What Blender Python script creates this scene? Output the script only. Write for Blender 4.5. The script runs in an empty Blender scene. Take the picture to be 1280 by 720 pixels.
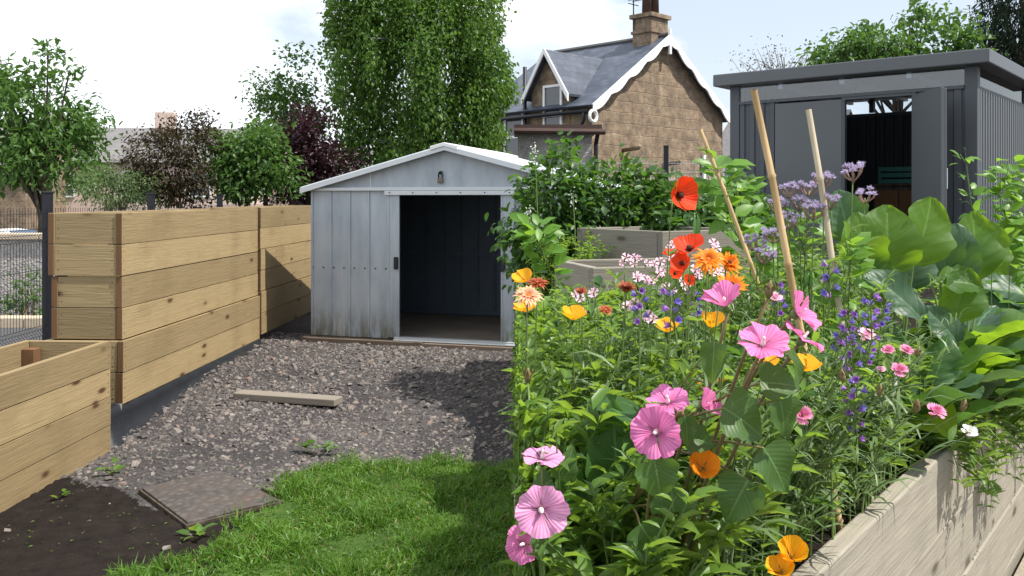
import bpy, math, random
import numpy as np
from mathutils import Vector, Matrix, Quaternion
random.seed(11); rng = np.random.default_rng(11)
SC = bpy.context.scene; COL = SC.collection
F, CH, HY = 1108.0, 1.55, 248.0
R = math.radians

def P(px, py, Y):                       # photograph pixel + distance -> point in the garden
    return Vector(((px-640)/F*Y, Y, CH-(py-HY)/F*Y))

def sstep(a, b, x):
    t = np.clip((x-a)/(b-a), 0, 1); return t*t*(3-2*t)

def ground_z(x, y):
    x = np.asarray(x, float); y = np.asarray(y, float)
    return -0.2 + 0.2*sstep(5.9, 8.6, y) - 1.1*sstep(15.5, 25, y)

# ------------------------------------------------------------------ mesh collecting
class NB:
    def __init__(s): s.V=[]; s.F=[]; s.U=[]; s.n=0; s.has_uv=False
    def add(s, V, faces, mat=0, uv=None):
        V = np.asarray(V, float).reshape(-1,3)
        if isinstance(faces, np.ndarray): s.F.append((faces+s.n, mat))
        else:
            d={}
            for f in faces: d.setdefault(len(f), []).append(f)
            for k,v in d.items(): s.F.append((np.array(v,int)+s.n, mat))
        s.V.append(V)
        if uv is None: s.U.append(np.zeros((len(V),2)))
        else: s.U.append(np.asarray(uv,float)); s.has_uv=True
        s.n += len(V)
    def mesh(s, name, mats, smooth=False, off=None, sharp=None):
        V = np.concatenate(s.V) if s.V else np.zeros((0,3))
        if off is not None: V = V-np.array(off)
        me = bpy.data.meshes.new(name)
        me.vertices.add(len(V)); me.vertices.foreach_set('co', V.astype(np.float32).ravel())
        idx = np.concatenate([f.ravel() for f,_ in s.F]); 
        cnt = np.concatenate([np.full(len(f), f.shape[1]) for f,_ in s.F])
        mi = np.concatenate([np.full(len(f), m) for f,m in s.F])
        st = np.concatenate([[0], np.cumsum(cnt)[:-1]])
        me.loops.add(len(idx)); me.loops.foreach_set('vertex_index', idx.astype(np.int32))
        me.polygons.add(len(cnt)); me.polygons.foreach_set('loop_start', st.astype(np.int32))
        me.polygons.foreach_set('material_index', mi.astype(np.int32))
        me.polygons.foreach_set('use_smooth', np.full(len(cnt), bool(smooth or sharp)))
        if s.has_uv:
            U = np.concatenate(s.U); l = me.uv_layers.new(name='UVMap')
            l.data.foreach_set('uv', U[idx].astype(np.float32).ravel())
        if not isinstance(mats, (list,tuple)): mats=[mats]
        for m in mats: me.materials.append(m)
        me.update(calc_edges=True); me.validate()
        if sharp: me.set_sharp_from_angle(angle=R(sharp))
        return me

def root_loc(o):
    v = Vector((0,0,0))
    while o is not None: v = v+o.location; o = o.parent
    return v

def obj(name, nb, mats, parent=None, local=False, smooth=False, sharp=None, bevel=0, label=None):
    off = None
    if parent is not None and not local: off = tuple(root_loc(parent))
    me = nb.mesh(name, mats, smooth, off, sharp) if isinstance(nb, NB) else nb
    o = bpy.data.objects.new(name, me); COL.objects.link(o)
    if parent is not None: o.parent = parent
    if bevel:
        b = o.modifiers.new('edge','BEVEL'); b.width=bevel; b.segments=2; b.limit_method='ANGLE'; b.angle_limit=R(40)
    if label: o['label']=label
    return o

def tag(o, label, cat, group=None, kind=None):
    o['label']=label; o['category']=cat
    if group: o['group']=group
    if kind: o['kind']=kind
    return o

def thing(name, label, cat, loc=(0,0,0), rotz=0, group=None):
    o = bpy.data.objects.new(name, None); COL.objects.link(o)
    o.location=loc; o.rotation_euler=(0,0,rotz); o.empty_display_size=.1
    return tag(o, label, cat, group)

def structure(name, nb, mats, label, **k):
    o = obj(name, nb, mats, **k); o['kind']='structure'; o['label']=label; o['category']=name.replace('_',' '); return o

# ------------------------------------------------------------------ shapes
BOXF = np.array([[0,3,2,1],[4,5,6,7],[0,1,5,4],[1,2,6,5],[2,3,7,6],[3,0,4,7]])
def box(nb, c, s, rz=0, mat=0, M=None):
    x,y,z = [v/2 for v in s]
    V = np.array([[-x,-y,-z],[x,-y,-z],[x,y,-z],[-x,y,-z],[-x,-y,z],[x,-y,z],[x,y,z],[-x,y,z]])
    if M is not None: V = V@np.array(M.to_3x3()).T
    elif rz:
        cc,ss=math.cos(rz),math.sin(rz); V = V@np.array([[cc,ss,0],[-ss,cc,0],[0,0,1]])
    nb.add(V+np.array(c), BOXF, mat, np.tile([random.random(),random.random()],(8,1)) if BOARD else None)
BOARD=False
def b2(nb, lo, hi, mat=0):
    lo=np.array(lo,float); hi=np.array(hi,float); box(nb,(lo+hi)/2,hi-lo,mat=mat)
def prism(nb, poly, vec, mat=0):        # polygon (3d points) swept along vec
    P0=np.array(poly,float); n=len(P0); P1=P0+np.array(vec,float)
    f=[list(range(n))[::-1], [n+i for i in range(n)]]
    f+=[[i,(i+1)%n,n+(i+1)%n,n+i] for i in range(n)]
    nb.add(np.concatenate([P0,P1]), f, mat)
def tube(nb, pts, rad, n=6, mat=0, cap=True):
    pts=np.array([tuple(p) for p in pts],float); m=len(pts)
    rad=np.full(m,rad) if np.isscalar(rad) else np.array(rad,float)
    d=np.gradient(pts,axis=0); d/=np.linalg.norm(d,axis=1)[:,None]+1e-9
    ref=np.array([0,0,1.]) if abs(d[0,2])<.9 else np.array([1.,0,0])
    V=[]
    for i in range(m):
        a=np.cross(d[i],ref); a/=np.linalg.norm(a)+1e-9; b=np.cross(a,d[i]); ref=np.cross(a,d[i]) if False else ref
        t=np.arange(n)*2*math.pi/n
        V.append(pts[i]+rad[i]*(np.cos(t)[:,None]*a+np.sin(t)[:,None]*b))
    fs=[]
    for i in range(m-1):
        for j in range(n): fs.append([i*n+j,i*n+(j+1)%n,(i+1)*n+(j+1)%n,(i+1)*n+j])
    if cap and n>2: fs+= [list(range(n))[::-1], [(m-1)*n+j for j in range(n)]]
    nb.add(np.concatenate(V), fs, mat)
def lathe(nb, prof, c=(0,0,0), n=16, mat=0):
    V=[]; 
    for r,z in prof:
        t=np.arange(n)*2*math.pi/n
        V.append(np.stack([c[0]+r*np.cos(t),c[1]+r*np.sin(t),np.full(n,c[2]+z)],1))
    fs=[]
    for i in range(len(prof)-1):
        for j in range(n): fs.append([i*n+j,i*n+(j+1)%n,(i+1)*n+(j+1)%n,(i+1)*n+j])
    fs.append([(len(prof)-1)*n+j for j in range(n)]); fs.append(list(range(n))[::-1])
    nb.add(np.concatenate(V), fs, mat)
def bez(p0,p1,p2,n=8):
    p0,p1,p2=map(Vector,(p0,p1,p2))
    return [p0*(1-t)**2+p1*2*t*(1-t)+p2*t*t for t in [i/(n-1) for i in range(n)]]

# batches of small leaves: template columns (along, across, up)
T_D=(np.array([[0,0,0],[.45,.5,.08],[1,0,-.1],[.45,-.5,.08]]), [np.array([[0,1,2],[0,2,3]])])
T_L=(np.array([[0,0,0],[.3,.46,.05],[.3,-.46,.05],[.68,.36,.0],[.68,-.36,.0],[1,0,-.2],[.3,0,-.02],[.68,0,-.08]]),
     [np.array([[0,1,6],[0,6,2],[4,7,5],[7,3,5]]), np.array([[6,1,3,7],[2,6,7,4]])])
T_S=(np.array([[0,.3,0],[0,-.3,0],[.35,.5,.06],[.35,-.5,.06],[.7,.4,.02],[.7,-.4,.02],[1,0,-.15]]),
     [np.array([[0,1,3,2],[2,3,5,4]]), np.array([[4,5,6]])])
def unit(a): return a/(np.linalg.norm(a,axis=-1,keepdims=True)+1e-9)
def leaves(nb, base, axis, nrm, L, W, T, mat=0, bend=1.0):
    base=np.asarray(base,float); n=len(base)
    axis=unit(np.asarray(axis,float)); nrm=np.asarray(nrm,float)
    side=unit(np.cross(axis,nrm)); up=np.cross(side,axis)
    L=np.broadcast_to(L,(n,)); W=np.broadcast_to(W,(n,))
    tv,tf=T; k=len(tv)
    V=(base[:,None,:]+axis[:,None,:]*(tv[None,:,0,None]*L[:,None,None])
       +side[:,None,:]*(tv[None,:,1,None]*W[:,None,None])
       +up[:,None,:]*(tv[None,:,2,None]*L[:,None,None]*bend))
    offs=(np.arange(n)*k)[:,None,None]
    fs=[(f[None]+offs).reshape(-1,f.shape[1]) for f in tf]
    nb.V.append(V.reshape(-1,3)); nb.U.append(np.zeros((n*k,2)))
    for f in fs: nb.F.append((f+nb.n,mat))
    nb.n+=n*k
def rdir(n): 
    v=rng.normal(size=(n,3)); return unit(v)

# ------------------------------------------------------------------ materials
class Mat:
    def __init__(s,name):
        s.m=bpy.data.materials.new(name); s.m.use_nodes=True; s.t=s.m.node_tree; s.t.nodes.clear()
        s.out=s.n('ShaderNodeOutputMaterial'); s.p=s.n('ShaderNodeBsdfPrincipled'); s.l(s.p.outputs[0],s.out.inputs[0])
    def n(s,t,**k):
        x=s.t.nodes.new(t)
        for a,b in k.items():
            if a.startswith('i_'): x.inputs[a[2:].replace('_',' ')].default_value=b
            else: setattr(x,a,b)
        return x
    def l(s,a,b): s.t.links.new(a,b)
    def co(s,kind='Object',scale=None,add=None):
        c=s.n('ShaderNodeTexCoord').outputs[kind]
        if add is not None:
            v=s.n('ShaderNodeVectorMath',operation='ADD'); s.l(c,v.inputs[0]); s.l(add,v.inputs[1]); c=v.outputs[0]
        if scale is not None:
            m=s.n('ShaderNodeMapping'); m.inputs['Scale'].default_value=scale; s.l(c,m.inputs[0]); c=m.outputs[0]
        return c
    def noise(s,vec,scale,detail=4,rough=.55,out='Fac',dist=0):
        x=s.n('ShaderNodeTexNoise'); x.inputs['Scale'].default_value=scale; x.inputs['Detail'].default_value=detail
        x.inputs['Roughness'].default_value=rough; x.inputs['Distortion'].default_value=dist
        if vec is not None: s.l(vec,x.inputs['Vector'])
        return x.outputs[out]
    def ramp(s,fac,stops):
        x=s.n('ShaderNodeValToRGB'); e=x.color_ramp.elements
        while len(e)<len(stops): e.new(.5)
        for q,(p,c) in zip(e,stops):
            q.position=p; q.color=(*c,1) if len(c)==3 else c
        s.l(fac,x.inputs[0]); return x.outputs[0]
    def mix(s,fac,a,b,mode='MIX'):
        x=s.n('ShaderNodeMix',data_type='RGBA',blend_type=mode)
        for sock,v in ((x.inputs[0],fac),(x.inputs[6],a),(x.inputs[7],b)):
            if isinstance(v,(int,float)): sock.default_value=v
            elif isinstance(v,tuple): sock.default_value=(*v,1) if len(v)==3 else v
            else: s.l(v,sock)
        return x.outputs[2]
    def math(s,op,a,b=0.0,c=None):
        x=s.n('ShaderNodeMath',operation=op)
        for i,v in enumerate((a,b,c)):
            if v is None: continue
            if isinstance(v,(int,float)): x.inputs[i].default_value=v
            else: s.l(v,x.inputs[i])
        return x.outputs[0]
    def isl(s): return s.n('ShaderNodeNewGeometry').outputs['Random Per Island']
    def bump(s,h,strength=.3,dist=.02):
        x=s.n('ShaderNodeBump'); x.inputs['Strength'].default_value=strength; x.inputs['Distance'].default_value=dist
        s.l(h,x.inputs['Height']); s.l(x.outputs[0],s.p.inputs['Normal']); return x.outputs[0]
    def col(s,c):
        i=s.p.inputs['Base Color']
        if isinstance(c,tuple): i.default_value=(*c,1)
        else: s.l(c,i)
    def set(s,rough=None,spec=None,metal=None):
        if rough is not None:
            if isinstance(rough,(int,float)): s.p.inputs['Roughness'].default_value=rough
            else: s.l(rough,s.p.inputs['Roughness'])
        if spec is not None: s.p.inputs['Specular IOR Level'].default_value=spec
        if metal is not None: s.p.inputs['Metallic'].default_value=metal
        return s
    def translucent(s,c,fac=.4):
        t=s.n('ShaderNodeBsdfTranslucent')
        if isinstance(c,tuple): t.inputs[0].default_value=(*c,1)
        else: s.l(c,t.inputs[0])
        x=s.n('ShaderNodeMixShader'); x.inputs[0].default_value=fac
        s.l(s.p.outputs[0],x.inputs[1]); s.l(t.outputs[0],x.inputs[2]); s.l(x.outputs[0],s.out.inputs[0])

def plain(name,c,rough=.6,spec=.4,metal=0,var=.12,sc=8,bump=0):
    m=Mat(name); nz=m.noise(m.co(),sc,5)
    m.col(m.mix(nz,tuple(v*(1-var) for v in c),tuple(min(1,v*(1+var)) for v in c))); m.set(rough,spec,metal)
    if bump: m.bump(m.noise(m.co(),sc*6,4),bump,.01)
    return m.m
def leafm(name,dark,light,trans,tf=.4,rough=.45,spec=.4,nscale=6,veins=0):
    m=Mat(name); r=m.isl()
    mid=tuple((a+b)/2 for a,b in zip(dark,light))
    c=m.ramp(r,[(0,dark),(.5,mid),(.9,light),(1,tuple(v*1.15 for v in light))])
    nz=m.noise(m.co(),nscale,3); c=m.mix(.5,c,m.ramp(nz,[(.3,dark),(.7,light)]))
    t=m.mix(.35,trans,c)
    if veins:
        uv=m.n('ShaderNodeSeparateXYZ'); m.l(m.co('UV'),uv.inputs[0])
        a=m.math('ABSOLUTE',m.math('SUBTRACT',m.math('MULTIPLY',uv.outputs[0],2.0),1.0))
        mid_=m.math('LESS_THAN',a,.045)
        ph=m.math('SUBTRACT',uv.outputs[1],m.math('MULTIPLY',a,.3))
        w=m.math('SINE',m.math('MULTIPLY',ph,veins*6.283)); v=m.math('GREATER_THAN',w,.975)
        v=m.math('MAXIMUM',m.math('MULTIPLY',mid_,.8),m.math('MULTIPLY',v,.22))
        c=m.mix(m.math('MULTIPLY',v,.55),c,tuple(min(1,x*2.2+.04) for x in light)); 
        h=m.math('ADD',m.math('POWER',m.math('ABSOLUTE',w),.5),m.math('MULTIPLY',m.noise(m.co(),40,3),.6)); m.bump(h,.16 if veins>3 else .3,.003)
        t=m.mix(m.math('MULTIPLY',v,.4),t,tuple(min(1,x*1.4+.05) for x in trans))
    m.col(c); m.set(rough,spec); m.translucent(t,tf); return m.m
def woodm(name,axis,light,dark,knot,grey=0,ks=1.0):
    m=Mat(name); uv_=m.n('ShaderNodeSeparateXYZ'); m.l(m.co('UV'),uv_.inputs[0]); r=m.math('FRACT',m.math('ADD',m.isl(),uv_.outputs[0]))
    off=m.n('ShaderNodeCombineXYZ'); m.l(m.math('MULTIPLY',r,37.0),off.inputs[0]); m.l(m.math('MULTIPLY',r,91.0),off.inputs[1]); m.l(m.math('MULTIPLY',r,53.0),off.inputs[2])
    s=[19,19,19]; s[axis]=.8; k=[6.2,6.2,6.2]; k[axis]=2.3
    c0=m.co('Object',tuple(s),off.outputs[0])
    g=m.noise(c0,1.6,6,.6,dist=1.2); g2=m.noise(m.co('Object',tuple(v*5 for v in s),off.outputs[0]),1.5,3)
    c=m.ramp(g,[(.28,dark),(.5,tuple((a+b)/2 for a,b in zip(light,dark))),(.68,light)])
    c=m.mix(.5,c,m.ramp(g2,[(.3,tuple(v*.8 for v in dark)),(.7,light)]))
    c=m.mix(.5,c,m.ramp(r,[(0,tuple(v*.6 for v in light)),(.5,tuple(v*.9 for v in light)),(1,tuple(min(1,v*1.2) for v in light))]),'MIX')
    v=m.n('ShaderNodeTexVoronoi'); v.inputs['Scale'].default_value=ks; m.l(m.co('Object',tuple(k),off.outputs[0]),v.inputs['Vector'])
    d=m.math('ADD',v.outputs['Distance'],m.math('MULTIPLY',m.math('SUBTRACT',g,.5),.18))
    kn=m.ramp(d,[(.07,(1,1,1)),(.115,(0.5,.5,.5)),(.15,(.12,.12,.12)),(.28,(0,0,0))])
    c=m.mix(kn,c,knot)
    st=m.noise(m.co('Object',(1.3,1.3,1.3)),1.6,4); c=m.mix(m.ramp(st,[(.5,(0,0,0)),(.75,(.45,.45,.45))]),c,tuple(v*.8 for v in dark))
    m.col(c); m.set(.75,.25); m.bump(m.math('ADD',g,m.math('MULTIPLY',g2,.7)),.5,.006); return m.m

M={}
M['wood_y']=woodm('sawn timber',1,(.315,.236,.126),(.20,.142,.07),(.075,.038,.018))
M['wood_x']=woodm('sawn timber across',0,(.325,.245,.13),(.21,.15,.073),(.075,.038,.018))
M['post_wood']=woodm('dark post timber',2,(.16,.085,.04),(.10,.05,.025),(.05,.03,.02))
M['old_wood_x']=woodm('weathered board',0,(.39,.355,.29),(.17,.155,.125),(.08,.065,.05))
M['shaded_grey_wood_x']=woodm('shaded grey weathered board',0,(.24,.22,.18),(.15,.135,.11),(.08,.065,.05))  # darker copy of the weathered board, shade on the boxes put into the colour
M['shaded_grey_wood_y']=woodm('shaded grey weathered board lengthwise',1,(.26,.24,.20),(.16,.145,.115),(.08,.065,.05))
M['old_wood_y']=woodm('weathered board lengthwise',1,(.48,.43,.34),(.30,.26,.20),(.13,.10,.07))
M['plank']=woodm('grey plank',0,(.24,.21,.175),(.18,.155,.125),(.09,.07,.06))
M['plinth']=woodm('damp plinth',0,(.20,.155,.12),(.12,.09,.065),(.06,.04,.03))
# painted steel of the old shed, with algae and dirt near the foot
m=Mat('shed steel'); z=m.n('ShaderNodeSeparateXYZ'); m.l(m.co(),z.inputs[0])
nz=m.noise(m.co('Object',(3,3,.8)),1.5,6,.65); n2=m.noise(m.co(),9,5,.6)
c=m.ramp(nz,[(.3,(.27,.31,.355)),(.55,(.37,.41,.45)),(.75,(.45,.48,.505))])
dirt=m.math('MULTIPLY',m.ramp(z.outputs[2],[(.0,(1,1,1)),(.16,(.7,.7,.7)),(.42,(0,0,0))]),m.ramp(m.noise(m.co('Object',(9,9,2)),1.5,5,.7),[(.36,(0,0,0)),(.58,(1,1,1))]))
c=m.mix(dirt,c,(.105,.10,.055)); sp=m.ramp(m.noise(m.co('Object',(2,2,1)),2.2,6,.7),[(.62,(0,0,0)),(.68,(.75,.75,.75))]); c=m.mix(m.math('MULTIPLY',sp,.5),c,(.42,.38,.29))
m.col(c); m.set(.42,.5); m.bump(n2,.08,.01); M['steel']=m.m
M['steel_trim']=plain('silver trim',(.5,.53,.55),.35,.5,.3,.1,5)
M['white_trim']=plain('white paint',(.75,.76,.76),.5,.4,0,.08,6)
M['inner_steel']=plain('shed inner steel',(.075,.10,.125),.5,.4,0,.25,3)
M['black_metal']=plain('black powder coat',(.012,.013,.018),.45,.4,0,.2,6)
M['anthracite']=plain('anthracite steel',(.062,.070,.081),.5,.35,.0,.1,3)
M['anth_light']=plain('grey coated steel',(.082,.090,.099),.42,.45,.0,.06,2)
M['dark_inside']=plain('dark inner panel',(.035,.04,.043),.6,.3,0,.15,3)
M['concrete']=plain('concrete slab floor',(.20,.17,.14),.9,.2,0,.35,4,.3)
M['plastic_black']=plain('black membrane',(.012,.013,.016),.45,.4,0,.3,12,.4)
M['coping']=plain('sandstone coping',(.48,.40,.30),.85,.2,0,.2,4,.3)
M['rubber']=plain('rubber',(.02,.02,.02),.8,.2)
M['car_paint']=plain('white car paint',(.70,.72,.75),.25,.6,0,.03,2)
M['car_glass']=plain('car glass',(.05,.09,.15),.1,.7,0,.1,2)
M['pane']=plain('window pane',(.05,.06,.07),.08,.8,0,.2,2)
M['pink_render']=plain('pale pink render',(.55,.43,.37),.9,.2,0,.1,3,.2)
M['cream_render']=plain('cream render',(.58,.52,.45),.9,.2,0,.1,3,.2)
M['cane']=None
m=Mat('harling'); v=m.n('ShaderNodeTexVoronoi'); v.inputs['Scale'].default_value=38; m.l(m.co(),v.inputs['Vector'])
m.col(m.mix(.5,m.ramp(v.outputs['Color'],[(.2,(.22,.205,.19)),(.8,(.50,.47,.44))]),m.ramp(m.noise(m.co(),2,5),[(.3,(.3,.28,.27)),(.7,(.42,.40,.385))]))); m.set(.95,.15); m.bump(v.outputs['Distance'],.5,.02); M['harl']=m.m
# stone
m=Mat('sandstone rubble'); br=m.n('ShaderNodeTexBrick'); mp=m.co('Object',(1,1,1))
sep=m.n('ShaderNodeSeparateXYZ'); m.l(mp,sep.inputs[0]); cb=m.n('ShaderNodeCombineXYZ'); m.l(m.math('ADD',sep.outputs[0],m.math('MULTIPLY',sep.outputs[1],.93)),cb.inputs[0]); m.l(sep.outputs[2],cb.inputs[1])
dv=m.n('ShaderNodeVectorMath',operation='ADD'); nzv=m.n('ShaderNodeTexNoise'); nzv.inputs['Scale'].default_value=2.2; m.l(mp,nzv.inputs['Vector'])
sc_=m.n('ShaderNodeVectorMath',operation='SCALE'); sc_.inputs['Scale'].default_value=.13; m.l(nzv.outputs['Color'],sc_.inputs[0]); m.l(cb.outputs[0],dv.inputs[0]); m.l(sc_.outputs[0],dv.inputs[1])
m.l(dv.outputs[0],br.inputs['Vector'])
for k_,v_ in (('Scale',1.0),('Brick Width',.62),('Row Height',.31),('Mortar Size',.016),('Mortar Smooth',.6),('Bias',.1)): br.inputs[k_].default_value=v_
br.inputs['Color1'].default_value=(.25,.18,.115,1); br.inputs['Color2'].default_value=(.17,.128,.09,1); br.inputs['Mortar'].default_value=(.20,.16,.12,1); br.offset=.37; br.squash=1.3
c=m.mix(.84,br.outputs['Color'],m.ramp(m.noise(mp,2.6,9,.75),[(.33,(.075,.062,.052)),(.46,(.17,.128,.09)),(.55,(.25,.185,.125)),(.66,(.34,.28,.21))]))
c=m.mix(m.ramp(m.noise(mp,5,5,.7),[(.58,(0,0,0)),(.7,(.6,.6,.6))]),c,(.22,.205,.185))
m.col(c); m.set(.9,.2); m.bump(m.math('ADD',m.math('MULTIPLY',br.outputs['Fac'],-.6),m.noise(mp,6,6)),.6,.04); M['stone']=m.m
def slate(name,c1,c2):
    m=Mat(name); b=m.n('ShaderNodeTexBrick'); m.l(m.co('Generated' if False else 'UV'),b.inputs['Vector'])
    for k_,v_ in (('Scale',1.0),('Brick Width',.28),('Row Height',.19),('Mortar Size',.008),('Bias',0.)): b.inputs[k_].default_value=v_
    b.inputs['Color1'].default_value=(*c1,1); b.inputs['Color2'].default_value=(*c2,1); b.inputs['Mortar'].default_value=(*[v*.4 for v in c1],1)
    m.col(m.mix(.4,b.outputs['Color'],m.ramp(m.noise(m.co(),2,6),[(.3,c1),(.7,c2)]))); m.set(.5,.4); m.bump(b.outputs['Fac'],-.5,.02); return m.m
M['slate']=slate('roof slate',(.034,.044,.066),(.095,.11,.145))
M['slate_grey']=slate('grey roof tile',(.12,.115,.115),(.18,.17,.165))
M['brown_gutter']=plain('brown fascia',(.06,.032,.026),.5,.4,0,.2,5)
# ground
m=Mat('gravel earth'); o=m.co()
g1=m.noise(o,1.1,6,.6); v=m.n('ShaderNodeTexVoronoi'); v.inputs['Scale'].default_value=34; m.l(o,v.inputs['Vector'])
v2=m.n('ShaderNodeTexVoronoi'); v2.inputs['Scale'].default_value=80; m.l(o,v2.inputs['Vector'])
c=m.ramp(v.outputs['Color'],[(.1,(.038,.035,.036)),(.6,(.092,.083,.08)),(.95,(.17,.152,.14))])
c=m.mix(.5,c,m.ramp(v2.outputs['Color'],[(.1,(.03,.028,.028)),(.9,(.10,.092,.09))]))
c=m.mix(m.ramp(g1,[(.42,(0,0,0)),(.6,(.75,.75,.75))]),c,(.038,.035,.037))
m.col(c); m.set(.95,.15); m.bump(m.math('ADD',v.outputs['Distance'],m.math('MULTIPLY',v2.outputs['Distance'],.5)),.8,.02); M['gravel']=m.m
m=Mat('dark soil'); o=m.co(); c=m.ramp(m.noise(o,9,8,.7),[(.3,(.011,.008,.0065)),(.6,(.024,.018,.015)),(.75,(.042,.032,.026))]); m.col(c); m.set(.95,.15); m.bump(m.noise(o,45,6,.7),.9,.03); M['soil']=m.m
m=Mat('lawn base'); o=m.co(); m.col(m.ramp(m.noise(o,7,6,.6),[(.3,(.025,.05,.012)),(.7,(.06,.11,.022))])); m.set(.95,.1); m.bump(m.noise(o,60,4),.6,.02); M['lawn']=m.m
m=Mat('asphalt'); o=m.co(); m.col(m.ramp(m.noise(o,60,5),[(.3,(.05,.05,.055)),(.7,(.11,.11,.115))])); m.set(.9,.2); m.bump(m.noise(o,120,3),.4,.01); M['asphalt']=m.m
m=Mat('loose stone'); r=m.isl(); m.col(m.mix(.3,m.ramp(r,[(0,(.06,.055,.054)),(.35,(.125,.11,.104)),(.7,(.185,.16,.143)),(.9,(.25,.225,.20)),(1,(.20,.13,.10))]),m.ramp(m.noise(m.co(),50,4),[(.3,(.06,.055,.055)),(.7,(.16,.145,.135))]))); m.set(.9,.2); M['stone_chip']=m.m
m=Mat('rusty cover'); o=m.co(); v=m.n('ShaderNodeTexVoronoi'); v.inputs['Scale'].default_value=20; m.l(o,v.inputs['Vector'])
m.col(m.mix(.5,m.ramp(m.noise(o,5,6,.7),[(.3,(.05,.042,.037)),(.55,(.095,.082,.074)),(.72,(.125,.078,.05))]),m.ramp(v.outputs['Distance'],[(.1,(.115,.10,.093)),(.5,(.04,.035,.032))]))); m.set(.7,.3); m.bump(v.outputs['Distance'],.8,.015); M['cover']=m.m
# bark, canes
def barkm(name,a,b,sc=(8,8,2)):
    m=Mat(name); n=m.noise(m.co('Object',sc),1.5,6,.65); m.col(m.ramp(n,[(.3,a),(.7,b)])); m.set(.9,.15); m.bump(n,.7,.03); return m.m
M['bark']=barkm('brown bark',(.035,.027,.02),(.11,.09,.07)); M['birch_bark']=barkm('birch bark',(.07,.06,.055),(.36,.34,.31),(4,4,9))
m=Mat('bamboo'); n=m.noise(m.co('Object',(40,40,3)),1,5); m.col(m.ramp(n,[(.3,(.30,.19,.08)),(.7,(.52,.37,.19))])); m.set(.45,.4); M['cane']=m.m
m=Mat('grey bamboo'); n=m.noise(m.co('Object',(40,40,3)),1,5); m.col(m.ramp(n,[(.3,(.30,.24,.16)),(.7,(.50,.43,.31))])); m.set(.5,.4); M['cane_grey']=m.m
M['stem']=plain('green stem',(.11,.17,.045),.5,.3,0,.25,20); M['stem_red']=plain('reddish stem',(.16,.12,.05),.5,.3,0,.3,14)
M['twig']=plain('grey twig',(.13,.11,.09),.8,.2)
# leaves
M['lf_birch']=leafm('birch leaf',(.032,.085,.014),(.11,.205,.035),(.21,.38,.035),.44,.45,.35,2)
M['lf_dark']=leafm('dark tree leaf',(.018,.045,.012),(.05,.105,.025),(.08,.18,.02),.3,.45,.3,2)
M['lf_mid']=leafm('tree leaf',(.035,.085,.018),(.085,.17,.035),(.16,.32,.04),.4,.45,.35,2)
M['lf_purple']=leafm('purple leaf',(.015,.007,.010),(.045,.016,.022),(.09,.02,.03),.25,.45,.35,2)
M['lf_brown']=leafm('bronze leaf',(.030,.026,.014),(.075,.055,.030),(.10,.08,.03),.3,.5,.3,2)
M['lf_conifer']=leafm('conifer frond',(.010,.022,.012),(.025,.048,.022),(.03,.06,.02),.15,.6,.2,2)
M['lf_hedge']=leafm('hedge leaf',(.022,.066,.016),(.065,.14,.03),(.17,.36,.03),.38,.42,.45,4)
M['lf_bed']=leafm('bed leaf',(.032,.095,.014),(.155,.275,.045),(.38,.56,.05),.46,.42,.45,5)
M['lf_grey']=leafm('grey green leaf',(.06,.12,.045),(.19,.265,.125),(.25,.40,.08),.34,.42,.5,5)
M['lf_fern']=leafm('ferny leaf',(.055,.12,.025),(.15,.24,.06),(.28,.44,.06),.35,.5,.3,5)
M['lf_pea']=leafm('pea leaf',(.055,.15,.02),(.14,.28,.04),(.36,.60,.05),.45,.42,.4,5)
M['lf_chard']=leafm('chard leaf',(.03,.09,.016),(.085,.175,.028),(.38,.60,.02),.52,.52,.32,3,5)
M['lf_blue']=leafm('blue green leaf',(.025,.065,.032),(.062,.125,.062),(.17,.34,.03),.30,.45,.42,3,5)
M['lf_mallow']=leafm('mallow leaf',(.03,.075,.02),(.075,.15,.035),(.22,.38,.04),.36,.45,.4,4,5)
M['lf_dock']=leafm('dock leaf',(.03,.085,.022),(.06,.14,.035),(.17,.36,.03),.40,.4,.45,4,9)
M['dry_grass']=leafm('dry blade',(.16,.14,.05),(.30,.26,.11),(.35,.32,.12),.3,.5,.3,3)
M['grass']=leafm('grass blade',(.042,.11,.012),(.118,.235,.028),(.22,.41,.03),.38,.45,.35,3)
M['straw']=plain('dry straw',(.42,.34,.16),.7,.2)
# petals
def petalm(name,cin,cout,trans,tf=.35,veins=0,vc=None,rin=.2,rout=.8,R0=.04):
    m=Mat(name); s=m.n('ShaderNodeSeparateXYZ'); m.l(m.co(),s.inputs[0])
    r=m.math('DIVIDE',m.math('SQRT',m.math('ADD',m.math('POWER',s.outputs[0],2.0),m.math('POWER',s.outputs[1],2.0))),R0)
    c=m.ramp(r,[(rin,cin),(rout,cout)])
    if veins:
        a=m.math('ARCTAN2',s.outputs[1],s.outputs[0])
        w=m.math('SINE',m.math('ADD',m.math('MULTIPLY',a,float(veins)),m.math('MULTIPLY',m.noise(m.co(),60,2),4.0)))
        c=m.mix(m.math('MULTIPLY',m.ramp(w,[(.35,(0,0,0)),(.95,(1,1,1))]),.75),c,vc); m.bump(w,.35,.0012)
    c=m.mix(.25,c,m.mix(m.noise(m.co(),70,3),tuple(v*.75 for v in cout),cout))
    m.col(c); m.set(.5,.3); m.translucent(m.mix(.5,trans,c),tf); return m.m
M['p_mallow']=petalm('mallow petal',(.42,.06,.20),(.80,.24,.50),(.85,.20,.50),.35,34,(.55,.09,.30),.12,.55,.037)
M['p_mallow_pale']=petalm('pale mallow petal',(.40,.09,.24),(.83,.38,.62),(.85,.40,.6),.35,34,(.58,.16,.40),.1,.5,.037)
M['p_ypoppy']=petalm('golden poppy petal',(.85,.25,.01),(.92,.48,.015),(.95,.45,.01),.4,30,(.88,.33,.01),.15,.6,.026)
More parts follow.
